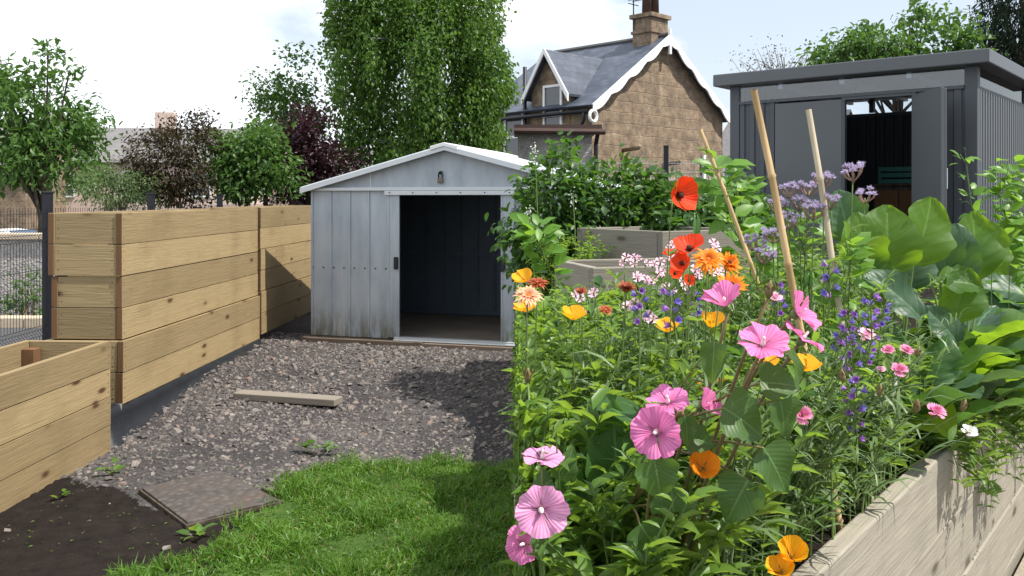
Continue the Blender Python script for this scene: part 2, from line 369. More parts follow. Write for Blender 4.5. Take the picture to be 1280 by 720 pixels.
M['p_opoppy']=petalm('orange poppy petal',(.80,.16,.005),(.90,.30,.01),(.95,.30,.01),.4,30,(.82,.2,.01),.2,.7,.026)
M['p_red']=petalm('red poppy petal',(.45,.02,.01),(.86,.07,.015),(.95,.08,.01),.4,26,(.7,.035,.01),.1,.5,.035)
M['p_orange']=petalm('orange marigold petal',(.62,.12,.005),(.90,.27,.01),(.95,.30,.01),.3,0,None,.2,.6,.024)
M['p_rust']=petalm('rust marigold petal',(.16,.03,.012),(.42,.085,.03),(.55,.10,.02),.25,0,None,.2,.8,.02)
M['p_peach']=petalm('peach marigold petal',(.55,.22,.10),(.85,.45,.28),(.9,.45,.25),.3,0,None,.2,.8,.02)
M['p_pink']=petalm('pink cornflower petal',(.60,.12,.30),(.85,.36,.55),(.85,.35,.5),.3,0,None,.2,.8,.02)
M['p_palepink']=petalm('pale pink petal',(.70,.20,.42),(.87,.55,.68),(.85,.5,.65),.3,0,None,.1,.7,.011)
M['p_white']=petalm('white petal',(.7,.7,.6),(.85,.85,.83),(.8,.8,.75),.3,0,None,.2,.8,.012)
M['p_blue']=petalm('violet blue petal',(.42,.16,.5),(.24,.19,.62),(.3,.22,.66),.3,0,None,.2,.9,.012)
M['p_violet']=petalm('violet petal',(.5,.2,.55),(.42,.2,.62),(.45,.22,.66),.3,0,None,.2,.9,.012)
M['p_lav']=petalm('lavender floret',(.58,.50,.64),(.56,.49,.68),(.6,.52,.72),.3,0,None,.2,.9,.04)
M['centre_dark']=plain('dark flower centre',(.05,.02,.012),.8,.2); M['centre_yellow']=plain('yellow flower centre',(.55,.35,.03),.8,.2)
M['centre_pale']=plain('pale stamen column',(.75,.6,.6),.7,.2); M['pod']=plain('green pod',(.13,.27,.06),.4,.4,0,.15,30)
M['phac_stem']=plain('hairy coil',(.26,.17,.14),.7,.2,0,.3,30)
m=Mat('clear glazing'); tr=m.n('ShaderNodeBsdfTransparent'); tr.inputs[0].default_value=(.84,.88,.92,1); gl=m.n('ShaderNodeBsdfGlossy'); gl.inputs['Roughness'].default_value=.03
fr=m.n('ShaderNodeFresnel'); fr.inputs[0].default_value=1.5; mx=m.n('ShaderNodeMixShader'); m.l(m.math('ADD',m.math('MULTIPLY',fr.outputs[0],1.0),.05),mx.inputs[0]); m.l(tr.outputs[0],mx.inputs[1]); m.l(gl.outputs[0],mx.inputs[2]); m.l(mx.outputs[0],m.out.inputs[0]); M['glazing']=m.m

# ================================================================== camera, sun, sky
cam=bpy.data.cameras.new('camera'); co=bpy.data.objects.new('camera',cam); COL.objects.link(co)
co.location=(0,0,CH); co.rotation_euler=(R(90),0,0); cam.sensor_width=36; cam.lens=36*F/1280; cam.shift_y=-(360-HY)/1280; cam.clip_start=.02; cam.clip_end=3000; SC.camera=co
SUN=Vector((.52,-.17,.84)).normalized()
sl=bpy.data.lights.new('sun','SUN'); sl.energy=5.0; sl.angle=R(.5); sl.color=(1,.95,.87)
so=bpy.data.objects.new('sun',sl); COL.objects.link(so); so.rotation_euler=SUN.to_track_quat('Z','Y').to_euler(); so.location=(6,-4,12)
w=bpy.data.worlds.new('World'); SC.world=w; w.use_nodes=True; nt=w.node_tree; nt.nodes.clear()
N=lambda t:nt.nodes.new(t)
sky=N('ShaderNodeTexSky'); sky.sky_type='NISHITA'; sky.sun_disc=False; sky.sun_elevation=math.asin(SUN.z); sky.sun_rotation=math.atan2(SUN.x,SUN.y); sky.air_density=1.0; sky.dust_density=1.5
tc=N('ShaderNodeTexCoord'); mp=N('ShaderNodeMapping'); mp.inputs['Scale'].default_value=(1.6,1.6,3.2); nt.links.new(tc.outputs['Generated'],mp.inputs[0])
nz=N('ShaderNodeTexNoise'); nz.inputs['Scale'].default_value=2.1; nz.inputs['Detail'].default_value=7; nz.inputs['Roughness'].default_value=.55; nt.links.new(mp.outputs[0],nz.inputs['Vector'])
sx=N('ShaderNodeSeparateXYZ'); nt.links.new(tc.outputs['Generated'],sx.inputs[0])
# more cloud in the west (left), thinning to a pale clear sky in the east
ad=N('ShaderNodeMath'); ad.operation='MULTIPLY_ADD'; ad.inputs[1].default_value=-.34; nt.links.new(sx.outputs[0],ad.inputs[0]); nt.links.new(nz.outputs['Fac'],ad.inputs[2])
rp=N('ShaderNodeValToRGB'); rp.color_ramp.elements[0].position=.44; rp.color_ramp.elements[1].position=.62; nt.links.new(ad.outputs[0],rp.inputs[0])
rp.color_ramp.elements[0].color=(.36,.36,.36,1)
mxw=N('ShaderNodeMix'); mxw.data_type='RGBA'; nt.links.new(rp.outputs[0],mxw.inputs[0]); nt.links.new(sky.outputs[0],mxw.inputs[6]); mxw.inputs[7].default_value=(10.1,10.6,11.2,1)
bg=N('ShaderNodeBackground'); bg.inputs[1].default_value=.096; nt.links.new(mxw.outputs[2],bg.inputs[0])
wo=N('ShaderNodeOutputWorld'); nt.links.new(bg.outputs[0],wo.inputs[0])
SC.view_settings.view_transform='Standard'; SC.view_settings.look='None'; SC.view_settings.exposure=.58; SC.view_settings.gamma=1
SC.render.engine='CYCLES'; SC.cycles.max_bounces=7; SC.cycles.transparent_max_bounces=10; SC.cycles.diffuse_bounces=3; SC.cycles.transmission_bounces=4; SC.cycles.use_denoising=True
try: SC.cycles.sample_clamp_indirect=6
except Exception: pass

# ================================================================== ground
def sheet(nb,xs,ys,dz=0,inside=None,mat=0):
    X,Y=np.meshgrid(xs,ys); Z=ground_z(X,Y)+dz
    V=np.stack([X,Y,Z],-1).reshape(-1,3); nx=len(xs); f=[]
    for j in range(len(ys)-1):
        for i in range(nx-1):
            q=[j*nx+i,j*nx+i+1,(j+1)*nx+i+1,(j+1)*nx+i]
            if inside is None or inside((xs[i]+xs[i+1])/2,(ys[j]+ys[j+1])/2): f.append(q)
    nb.add(V,f,mat)
nb=NB(); sheet(nb,np.concatenate([[-600,-200,-60,-25],np.arange(-12,12.1,.4),[25,60,200,600]]),np.concatenate([[-8,-3,0],np.arange(1,27,.4),[32,45,80,200,900]]))
structure('ground',nb,M['gravel'],'dark gravelly earth spread between the planters and the shed',smooth=True)
# lawn with an uneven edge
def lawn_edge(x,y):                     # positive inside
    far=5.82+.05*math.sin(x*9)+.04*math.sin(x*23+1)+ (0.0 if x>-1.15 else (x+1.15)*1.35)
    left=-1.42-.05*math.sin(y*7)-max(0,4.55-y)*.75
    return min(far-y,(x-left)*.8)
nb=NB(); xs=np.arange(-2.4,.9,.05); ys=np.arange(2.2,6,.05); sheet(nb,xs,ys,.014,lambda x,y:lawn_edge(x,y)>0 and x<.72 and not(x>-.02 and y<4.1))
structure('lawn',nb,M['lawn'],'bright green lawn in front of the gravel',smooth=True)
nb=NB(); sheet(nb,np.arange(-2.9,-.7,.03),np.arange(3.4,5.7,.03),.008,lambda x,y: (y<5.25+.25*math.sin(x*4)+.06*math.sin(x*17+y*9) and x<-1.2+.15*math.sin(y*6)))
for v_ in nb.V: v_[:,2]+=np.abs(rng.normal(0,.006,len(v_)))*(rng.uniform(0,1,len(v_))<.5)+.004*np.sin(v_[:,0]*21)*np.sin(v_[:,1]*17)
structure('soil',nb,M['soil'],'bare dark soil in front of the nearest planter',smooth=True)
# grass blades
n=30000; x=rng.uniform(-2.2,.7,n*2); y=rng.uniform(3.2,5.95,n*2)
e=np.array([lawn_edge(a,b) for a,b in zip(x,y)]); ok=(e>rng.uniform(-.08,.10,n*2))&~((x>-.03)&(y<4.05))&(x<.75)
ok&= rng.uniform(0,1,n*2)< np.clip(.72+.55*np.sin(x*5+2)*np.sin(y*6)+.3*np.sin(x*13)*np.sin(y*11+1),.14,1)
x,y=x[ok],y[ok]; k=len(x); e=e[ok]
tuft=np.clip(.6+.55*np.sin(x*7.3+1)*np.sin(y*8.1+.5)+.4*np.sin(x*19)*np.sin(y*17),.35,1.5)
Lg=rng.uniform(.045,.095,k)*tuft; ax=np.stack([rng.normal(0,.55,k),rng.normal(0,.55,k),np.ones(k)],1)
nb=NB(); leaves(nb,np.stack([x,y,ground_z(x,y)+.012],1),ax,rdir(k),Lg*1.15,rng.uniform(.004,.008,k),T_S,bend=2.4)
d_=rng.uniform(0,1,k)<.06; leaves(nb,np.stack([x,y,ground_z(x,y)+.012],1)[d_]+.008,ax[d_]+rdir(int(d_.sum()))*.8,rdir(int(d_.sum())),Lg[d_],.005,T_S,1,2.4)
q_=rng.uniform(0,1,k)<.05; nq=int(q_.sum()); cl=np.stack([x,y,ground_z(x,y)+.02],1)[q_]
for a_ in (0,2.1,4.2): leaves(nb,cl,np.stack([np.cos(a_+cl[:,0]*90),np.sin(a_+cl[:,0]*90),np.full(nq,.35)],1),np.tile([0,0,1.],(nq,1)),.016,.014,T_D,2)
g=obj('grass',nb,[M['grass'],M['dry_grass'],M['lf_bed']]); tag(g,'short tufty grass blades covering the green lawn','grass',kind='stuff')
# stone chips
n=36000; x=rng.uniform(-3.0,.9,n); y=rng.uniform(4.4,10.2,n)**1.0
dens=np.array([.5+.5*math.sin(a*2.1+1.3*math.sin(b*1.7))*math.sin(b*1.9+.6) for a,b in zip(x,y)])
s=rng.lognormal(math.log(.0082),.52,n); s=np.clip(s,.003,.030)
ok=(rng.uniform(0,1,n)<.25+.75*dens)&np.array([lawn_edge(a,b)<.02 for a,b in zip(x,y)])&~((x>.05)&(y<4.2))
ok&=~((y<5.3)&(x<-1.3)&(rng.uniform(0,1,n)<.93))
x,y,s=x[ok],y[ok],s[ok]; k=len(x)
U=np.array([[-1,-.8,-.6],[.9,-1,-.5],[1,.8,-.6],[-.9,1,-.5],[-.7,-.6,.6],[.6,-.8,.5],[.8,.5,.7],[-.5,.7,.45]])
V=U[None]*s[:,None,None]*rng.uniform(.55,1.15,(k,8,3))*np.array([1.25,1,.72])[None,None]
a=rng.uniform(0,6.28,k); c_,s_=np.cos(a),np.sin(a); V=np.stack([V[...,0]*c_[:,None]-V[...,1]*s_[:,None],V[...,0]*s_[:,None]+V[...,1]*c_[:,None],V[...,2]+V[...,0]*rng.normal(0,.25,k)[:,None]],-1)
V+=np.stack([x,y,ground_z(x,y)+s*.25],1)[:,None]
nb=NB(); nb.add(V.reshape(-1,3),(BOXF[None]+(np.arange(k)*8)[:,None,None]).reshape(-1,4)); g=obj('loose_stones',nb,M['stone_chip']); tag(g,'grey brown stone chippings strewn over the dark path','gravel',kind='stuff')
# fallen bits on the soil
n=160; x=rng.uniform(-2.7,-1.3,n); y=rng.uniform(4.3,6.0,n); nb=NB()
leaves(nb,np.stack([x,y,ground_z(x,y)+.02],1),np.stack([rng.normal(size=n),rng.normal(size=n),.1*rng.normal(size=n)],1),np.tile([0,0,1.],(n,1)),rng.uniform(.008,.03,n),rng.uniform(.003,.009,n),T_D)
g=obj('fallen_catkins',nb,M['lf_pea']); tag(g,'small yellow green catkins fallen on the dark soil','plant litter',kind='stuff')

# ================================================================== left side : timber planters
BOARD=True
def planter(label,loc,rz,L,W,rows,bh,th=.045,skew=0,group='timber planter boxes',post=True,mats=('wood_y','wood_x'),nx=0,cross=(),top_end=None):
    """open timber box; local +Y along its length, the near outer right corner at the origin, x runs to -W"""
    t=thing('timber_planter',label,'planter',loc,rz,group)
    def xo(y): return 0
    h=rows*bh
    nbx=NB()
    for r in range(rows):
        j=random.uniform(-.004,.004); b2(nbx,(-th+j,0,r*bh+.003),(0+j,L,(r+1)*bh-.003))
        b2(nbx,(-th+j+.002,-.003,r*bh+.005),(j-.001,-.0005,(r+1)*bh-.005),mat=1)
        for q in (.2,.5,.8): box(nbx,(j+.0005,.03,(r+q)*bh),(.004,.008,.008),mat=1); box(nbx,(j+.0005,L-.03,(r+q)*bh),(.004,.008,.008),mat=1)
    obj('side_wall',nbx,[M[mats[0]],M['post_wood']],t,True,bevel=.004)
    nbx=NB()
    for r in range(rows): b2(nbx,(-W,0,r*bh+.003),(-W+th,L,(r+1)*bh-.003)); b2(nbx,(-W+.001,-.003,r*bh+.005),(-W+th-.002,-.0005,(r+1)*bh-.005),mat=1)
    obj('side_wall',nbx,[M[mats[0]],M['post_wood']],t,True,bevel=.005)
    for yy,nm in ((0,'end_wall'),(L-th,'end_wall')):
        nbx=NB()
        for r in range(rows):
            j=random.uniform(-.003,.003); b2(nbx,(-W+th+.002,yy+.004+j,r*bh+.003),(-th-.002,yy+th+j-.004,(r+1)*bh-.003))
            if yy==0:
                for q in (.2,.5,.8):
                    for X in (-W+th+.03,-th-.03): box(nbx,(X,yy+.004+j,(r+q)*bh),(.008,.004,.008),mat=1)
        obj(nm,nbx,[M[mats[1]],M['post_wood']],t,True,bevel=.004)
    if post:
        for px_,py_ in ((-th-.045,th+.045),(-W+th+.045,th+.045),(-th-.045,L-th-.045),(-W+th+.045,L-th-.045)):
            nbx=NB(); box(nbx,(px_,py_,h/2-.02),(.085,.085,h-.05)); obj('corner_post',nbx,M['post_wood'],t,True,bevel=.004)
    for yy in cross:
        nbx=NB(); b2(nbx,(-W+th+.003,yy,h-bh+.01),(-th-.003,yy+th,h-.012)); obj('cross_board',nbx,M[mats[1]],t,True,bevel=.005)
    return t
az=-math.atan(.045)
def along(p,y): return (p[0]+math.sin(-az)*y,p[1]+math.cos(az)*y)
A=(-2.86,6.50); BH=.232
G='timber planter boxes'
zb=.045
planter('lowest pale timber box under the near tall stack, sitting on black membrane',(A[0]+.02,A[1]-.03,zb),az,3.03,.60,2,BH)
planter('middle pale timber box in the near three high stack',(A[0],A[1],zb+2*BH+.004),az,3.0,.53,2,BH)
planter('topmost pale timber box of the near stack, divided by cross boards',(A[0]+.006,A[1]-.012,zb+4*BH+.008),az,3.0,.555,2,BH,cross=(1.0,2.05))
p=along(A,3.09)
planter('lowest timber box of the far stack beside the metal shed',(p[0]+.01,p[1],zb+.03),az,3.0,.58,2,BH)
planter('middle timber box of the far stack beside the metal shed',(p[0],p[1]+.01,zb+.03+2*BH+.004),az,3.0,.55,2,BH-.004)
planter('topmost timber box of the far stack beside the metal shed',(p[0],p[1],zb+.03+4*BH),az,3.0,.55,2,BH-.006,cross=(1.4,))
az0=az; 
planter('low pale timber planter with four board sides, nearest the camera at the left',(-2.905,3.2,-.21),-math.atan(.045),2.93,.60,4,.195,cross=(),group=G)
# membrane under the near stack
nb=NB(); n=26
ys=np.linspace(6.15,9.5,n); V=[]; 
for i,yv in enumerate(ys):
    xx=A[0]+.05*(yv-6.5)
    gz=float(ground_z(xx,yv))
    for k_,(dx,zz) in enumerate(((-.03,.06),(.012,.05),(.035,max(gz+.02,-.02)*.5),(.05+.02*math.sin(i*1.7),gz+.005),(.09+.035*math.sin(i*2.3),gz+.004))):
        V.append((xx+dx+.008*math.sin(i*3.1+k_),yv,zz))
f=[[i*5+j,i*5+j+1,(i+1)*5+j+1,(i+1)*5+j] for i in range(n-1) for j in range(4)]
nb.add(V,f)
V=[]  # end flap wrapped round the near corner
for i in range(9):
    a_=i/8; xx=A[0]+.03-.62*a_; 
    for k_,(dy,zz) in enumerate(((-.02,.06),(-.045+.012*math.sin(i*2),-.06),(-.09+.02*math.sin(i*2.7),-.17))): V.append((xx,6.46+dy,zz))
nb.add(V,[[i*3+j,i*3+j+1,(i+1)*3+j+1,(i+1)*3+j] for i in range(8) for j in range(2)])
g=obj('black_membrane',nb,M['plastic_black'],smooth=True); sd=g.modifiers.new('th','SOLIDIFY'); sd.thickness=.003
tag(g,'crumpled black plastic membrane showing under the near planter stack','membrane')

# ================================================================== old metal shed
th=math.atan2(-.275,.961); S=thing('metal_shed','old pale grey metal shed with low gable roof and open doorway','shed',(-2.2,9.7,0),th)
Wd=3.19; Dp=2.05; EZ=1.66; AZ=2.06; PX=Wd/2
def sx_(px):                            # pixel column -> distance along the front
    a=(px-640)/F; return (9.7*a+2.2)/(.961+.275*a)
D0,D1=sx_(500.5),sx_(627)
def ribs(nb,x0,x1,y,z0,z1,step,dep=.014,wd=.03,sgn=-1):
    k=max(1,round((x1-x0)/step))
    for i in range(k+1):
        xx=x0+(x1-x0)*i/k
        prism(nb,[(xx-wd/2,y,z0),(xx-wd/4,y+sgn*dep,z0),(xx+wd/4,y+sgn*dep,z0),(xx+wd/2,y,z0)],(0,0,z1-z0))
nb=NB(); b2(nb,(0,0,.06),(D0-.12,.02,EZ-.03)); ribs(nb,.02,D0-.14,-.0005,.062,EZ-.032,.245)
for xx in np.arange(.03,D0-.13,.123): box(nb,(xx,-.004,.80),(.012,.014,.012),mat=1)
obj('front_panel',nb,[M['steel'],M['black_metal']],S,True)
nb=NB(); b2(nb,(D1+.10,0,.06),(Wd,.02,EZ-.03)); ribs(nb,D1+.12,Wd-.02,-.0005,.062,EZ-.032,.245); obj('front_panel',nb,M['steel'],S,True)
for a_,b_ in ((D0-.135,D0),(D1,D1+.145)):
    nb=NB(); b2(nb,(a_,-.034,.075),(b_,-.012,EZ-.05)); b2(nb,(a_+.012,-.039,.08),(a_+.022,-.033,EZ-.055)); b2(nb,(a_,-.0365,.78),(b_,-.0335,.79)) ; d=obj('sliding_door',nb,M['steel'],S,True,bevel=.003)
    nb=NB(); hx=b_-.03 if a_<D0 else a_+.03
    b2(nb,(hx-.028,-.052,.80),(hx+.022,-.034,.93)); obj('door_handle',nb,M['black_metal'],d,True,bevel=.006)
nb=NB()                                  # gable
prism(nb,[(0,-.006,EZ),(Wd,-.006,EZ),(PX,-.006,AZ)],(0,.022,0)); obj('gable_panel',nb,M['steel'],S,True)
for q_ in (sx_(463),Wd-sx_(463)-.012):
    nb=NB(); b2(nb,(q_,-.011,EZ),(q_+.012,-.0055,EZ+.17)); obj('gable_seam',nb,M['steel_trim'],S,True)
nb=NB(); b2(nb,(-.02,-.045,EZ-.028),(Wd+.02,-.007,EZ+.008)); b2(nb,(D0-.16,-.058,EZ-.075),(D1+.16,-.036,EZ-.03))
for xx in np.linspace(D0-.1,D1+.1,6): box(nb,(xx,-.059,EZ-.05),(.014,.008,.014),mat=1)
obj('door_track',nb,[M['steel_trim'],M['black_metal']],S,True,bevel=.003)
for s_ in (0,1):                         # roof sheets with a folded edge
    nb=NB(); ov=.11
    x0,z0=(-.07,EZ-.02) if s_==0 else (Wd+.07,EZ-.02)
    prism(nb,[(x0,-ov,z0),(PX,-ov,AZ+.02),(PX,-ov,AZ+.034),(x0,-ov,z0+.018)],(0,Dp+2*ov,0))
    prism(nb,[(x0,-ov-.012,z0-.035),(PX,-ov-.012,AZ-.012),(PX,-ov-.012,AZ+.037),(x0,-ov-.012,z0+.022)],(0,.0115,0))
    k=7
    for i in range(k+1):
        yy=-ov+(Dp+2*ov)*i/k
        prism(nb,[(x0,yy,z0+.018),(x0,yy+.03,z0+.018),(x0,yy+.02,z0+.034),(x0,yy+.01,z0+.034)],(PX-x0,0,AZ+.016-z0))
    obj('roof',nb,M['steel_trim'],S,True)
nb=NB(); prism(nb,[(PX-.15,-.14,AZ-.012),(PX,-.14,AZ+.03),(PX+.15,-.14,AZ-.012),(PX+.15,-.14,AZ+.03),(PX,-.14,AZ+.068),(PX-.15,-.14,AZ+.03)],(0,Dp+.28,0)); obj('ridge_cap',nb,M['white_trim'],S,True,bevel=.004)
nb=NB(); b2(nb,(0,.021,.06),(.02,Dp,EZ-.02)); ribs2=NB(); obj('side_panel',nb,M['steel'],S,True)
nb=NB(); b2(nb,(Wd-.02,.021,.06),(Wd,Dp,EZ-.02)); obj('side_panel',nb,M['steel'],S,True)
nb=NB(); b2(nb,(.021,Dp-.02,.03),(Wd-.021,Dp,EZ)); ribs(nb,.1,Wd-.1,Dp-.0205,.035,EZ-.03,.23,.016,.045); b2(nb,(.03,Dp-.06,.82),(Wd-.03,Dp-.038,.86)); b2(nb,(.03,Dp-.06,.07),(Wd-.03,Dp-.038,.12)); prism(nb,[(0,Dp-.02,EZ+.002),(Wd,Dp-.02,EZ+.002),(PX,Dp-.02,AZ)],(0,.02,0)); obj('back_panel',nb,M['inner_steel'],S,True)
nb=NB(); b2(nb,(.02,.02,.0),(Wd-.02,Dp-.02,.055)); obj('floor_slab',nb,M['concrete'],S,True)
nb=NB(); b2(nb,(D0-.05,-.06,.052),(D1+.3,.015,.085)); b2(nb,(D0-.05,-.085,.05),(D1+.3,-.058,.062)); obj('door_sill',nb,M['steel_trim'],S,True,bevel=.003)
nb=NB(); b2(nb,(-.06,-.11,-.05),(1.35,.02,.048)); b2(nb,(1.36,-.12,-.05),(Wd+.05,.02,.043)); obj('plinth_beam',nb,M['plinth'],S,True,bevel=.006)
# padlock hanging on the gable
sv=Vector((math.cos(th),math.sin(th),0)); nv=Vector((math.sin(th),-math.cos(th),0))
pc=Vector((-2.2,9.7,0))+sv*sx_(551.5)+nv*.02; pc.z=EZ+.075
t=thing('padlock','small padlock hanging on the grey shed gable above the doorway','padlock',pc,th)
nb=NB(); b2(nb,(-.03,-.022,-.025),(.03,.005,.03)); obj('lock_body',nb,M['plinth'],t,True,bevel=.008)
nb=NB(); tube(nb,[(-.02,-.008,.028),(-.021,-.008,.07),(-.012,-.008,.09),(.0,-.008,.097),(.012,-.008,.09),(.021,-.008,.07),(.02,-.008,.028)],.007); b2(nb,(-.012,-.004,.07),(.012,.012,.1)); obj('shackle',nb,M['black_metal'],t,True,smooth=True)

# plank and cover on the path
p0=P(293,492,7.35); p1=P(428,501,7.08); mid=(p0+p1)/2; ang=math.atan2(p1.y-p0.y,p1.x-p0.x)
nb=NB(); box(nb,(0,0,.035),(.92,.15,.055)); g=obj('loose_plank',nb,M['plank'],None,bevel=.006); g.location=(mid.x,mid.y,float(ground_z(mid.x,mid.y))-.004); g.rotation_euler=(.0,0,ang); tag(g,'short grey plank lying loose on the gravel','plank')
c4=[(-2.19,5.25),(-1.87,5.62),(-1.33,5.05),(-1.72,4.70)]
t=thing('manhole_cover','square rusty inspection cover set in the dirt beside the lawn','cover',(-1.78,5.15,-.2))
nb=NB(); prism(nb,[(a_,b_,-.20) for a_,b_ in c4][::-1],(0,0,.035)); obj('cover_plate',nb,M['cover'],t,bevel=.004)
nb=NB()
cx_,cy_=-1.78,5.155
for i in range(4):
    a_,b_=c4[i],c4[(i+1)%4]; o1=lambda q,s:(cx_+(q[0]-cx_)*s,cy_+(q[1]-cy_)*s)
    q=[o1(a_,1.012),o1(b_,1.012),o1(b_,1.06),o1(a_,1.06)]; prism(nb,[(u_,v_,-.205) for u_,v_ in q],(0,0,.03))
obj('cover_frame',nb,M['bark'],t)
# little weeds
def weed(label,x,y,n,L,mat,grp='small weeds on the path',tall=.05):
    z=float(ground_z(x,y)); t=thing('weed',label,'weed',(x,y,z),0,grp); nb=NB()
    a=rng.uniform(0,6.28,n); 
    ax=np.stack([np.cos(a),np.sin(a),rng.uniform(.15,.9,n)],1); b=np.stack([x+.02*np.cos(a)*rng.uniform(0,2,n),y+.02*np.sin(a)*rng.uniform(0,2,n),np.full(n,z+.01)+rng.uniform(0,tall,n)],1)
    leaves(nb,b,ax,np.tile([0,0,1.],(n,1))+.3*rdir(n),rng.uniform(.6,1.1,n)*L,rng.uniform(.45,.6,n)*L,T_L); obj('leaf',nb,mat,t,smooth=True).name='leaves'
weed('broad leaved green weed growing against the foot of the nearest planter',-2.52,5.62,9,.085,M['lf_bed'])
weed('small dark weed on bare soil below the nearest planter',-2.62,5.15,7,.06,M['lf_bed'])
weed('pale lobed weed at the edge of the lawn on the gravel',-1.27,6.05,12,.10,M['lf_grey'])
weed('flat dark green weed left of the pale weed by the lawn',-1.42,6.12,6,.10,M['lf_hedge'])
weed('thin weed beside the corner of the inspection cover',-1.62,4.55,9,.09,M['lf_bed'])

# ================================================================== mesh fence behind the planters
def mesh_fence(label,pts,z0,z1,post_h,group,step=.05,vs=1.0,mat='black_metal',posts=True):
    t=thing('mesh_fence',label,'fence',(pts[0][0],pts[0][1],z0),0,group); nb=NB()
    for (xa,ya),(xb,yb) in zip(pts[:-1],pts[1:]):
        L=math.hypot(xb-xa,yb-ya); n=int(L/step); d=((xb-xa)/L,(yb-ya)/L); nx,ny=-d[1],d[0]
        prof=[]; 
        for zz,o_ in ((z0,0),(z0+.2,0),(z0+.25,.05),(z0+.3,0),(z1-.32,0),(z1-.26,.055),(z1-.2,0),(z1,0)): prof.append((zz,o_))
        for i in range(n+1):
            bx,by=xa+d[0]*L*i/n,ya+d[1]*L*i/n
            tube(nb,[(bx+nx*o_,by+ny*o_,zz) for zz,o_ in prof],.0032,3,cap=False)
        for zz,o_ in ((z0+.2,0),(z0+.25,.05),(z0+.3,0),(z0+.55,0),(z0+.85,0),(z1-.32,0),(z1-.26,.055),(z1-.2,0),(z1-.05,0)):
            tube(nb,[(xa+nx*o_,ya+ny*o_,zz),(xb+nx*o_,yb+ny*o_,zz)],.0035,3,cap=False)
    obj('mesh_panel',nb,M[mat],t)
    if posts:
        for (xa,ya) in pts:
            nb=NB(); box(nb,(xa,ya,(z0+post_h)/2),(.075,.075,post_h-z0)); box(nb,(xa,ya,post_h+.01),(.085,.085,.022)); obj('fence_post',nb,M['black_metal'],t,bevel=.005)
    return t
mesh_fence('black wire mesh fence with square posts running behind the timber planters',[(-4.62,3.9),(-4.62,6.35),(-4.62,8.82),(-4.60,11.3),(-4.55,13.8),(-4.5,16.2)],0,1.45,1.60,None)
# harled wall and road beyond the fence
t=thing('garden_wall','low pebbledash wall with sandstone coping beyond the black mesh fence','wall',(-9,11.4,0))
nb=NB(); b2(nb,(-14,11.35,-.1),(-5.15,11.6,1.02)); obj('wall_face',nb,M['harl'],t)
nb=NB()
for i in range(10): b2(nb,(-14+i*.885,11.30,1.022),(-14+i*.885+.877,11.65,1.10))
obj('coping',nb,M['coping'],t,bevel=.012)
nb=NB(); sheet(nb,np.arange(-13,-4.9,.5),np.arange(4,10.6,.5),.012); structure('road',nb,M['asphalt'],'dark grey asphalt strip beyond the mesh fence')
nb=NB()
for i in range(15): b2(nb,(-13+i*.55,10.62,-.05),(-13+i*.55+.54,10.85,.12))
g=obj('kerb',nb,M['coping'],bevel=.01); tag(g,'pale kerb stones along the foot of the pebbledash wall','kerb',kind='structure')
def bushy(name,label,cat,c,r,n,L,Wf,mat,group=None,stem=True,lean=None,T=T_L,clumps=40,sig=.12,zmin=None):
    t=thing(name,label,cat,(c[0],c[1],c[2]-r[2]),0,group)
    k=clumps; d=rdir(k); rad=rng.uniform(.35,1,k)**.5; cen=np.array(c)+d*np.array(r)*rad[:,None]*np.clip(1+.25*np.sin(d[:,0:1]*5+d[:,2:3]*7),.6,1.3)
    idx=rng.integers(0,k,n); p=cen[idx]+rng.normal(size=(n,3))*sig*np.array([1,1,.8])
    if zmin is not None: p[:,2]=np.maximum(p[:,2],zmin)
    ax=unit(p-np.array(c)-np.array([0,0,r[2]*.4]))*.7+rdir(n)*.8; ax[:,2]-=.25
    nr=rdir(n)*.7+np.array([0,0,1.]); nb=NB(); l=rng.uniform(.6,1.15,n)*L
    leaves(nb,p,ax,nr,l,l*Wf*rng.uniform(.8,1.2,n),T); obj('foliage',nb,mat,t,smooth=(T is T_L))
    if stem:
        nb=NB(); base=Vector((c[0],c[1],c[2]-r[2]))
        for i in range(0,k,3): 
            q=Vector(cen[i]); tube(nb,bez(base+Vector((random.uniform(-.3,.3)*r[0],random.uniform(-.3,.3)*r[1],0)),(base+q)/2+Vector((0,0,.2*r[2])),q,5),[.012,.010,.008,.006,.003],4)
        obj('stems',nb,M['stem_red'],t,smooth=True)
    return t
bushy('weed','leafy green weed growing at the foot of the pebbledash wall','weed',(-6.05,11.1,.30),(.22,.15,.32),260,.09,.4,M['lf_mid'],clumps=16,sig=.06)

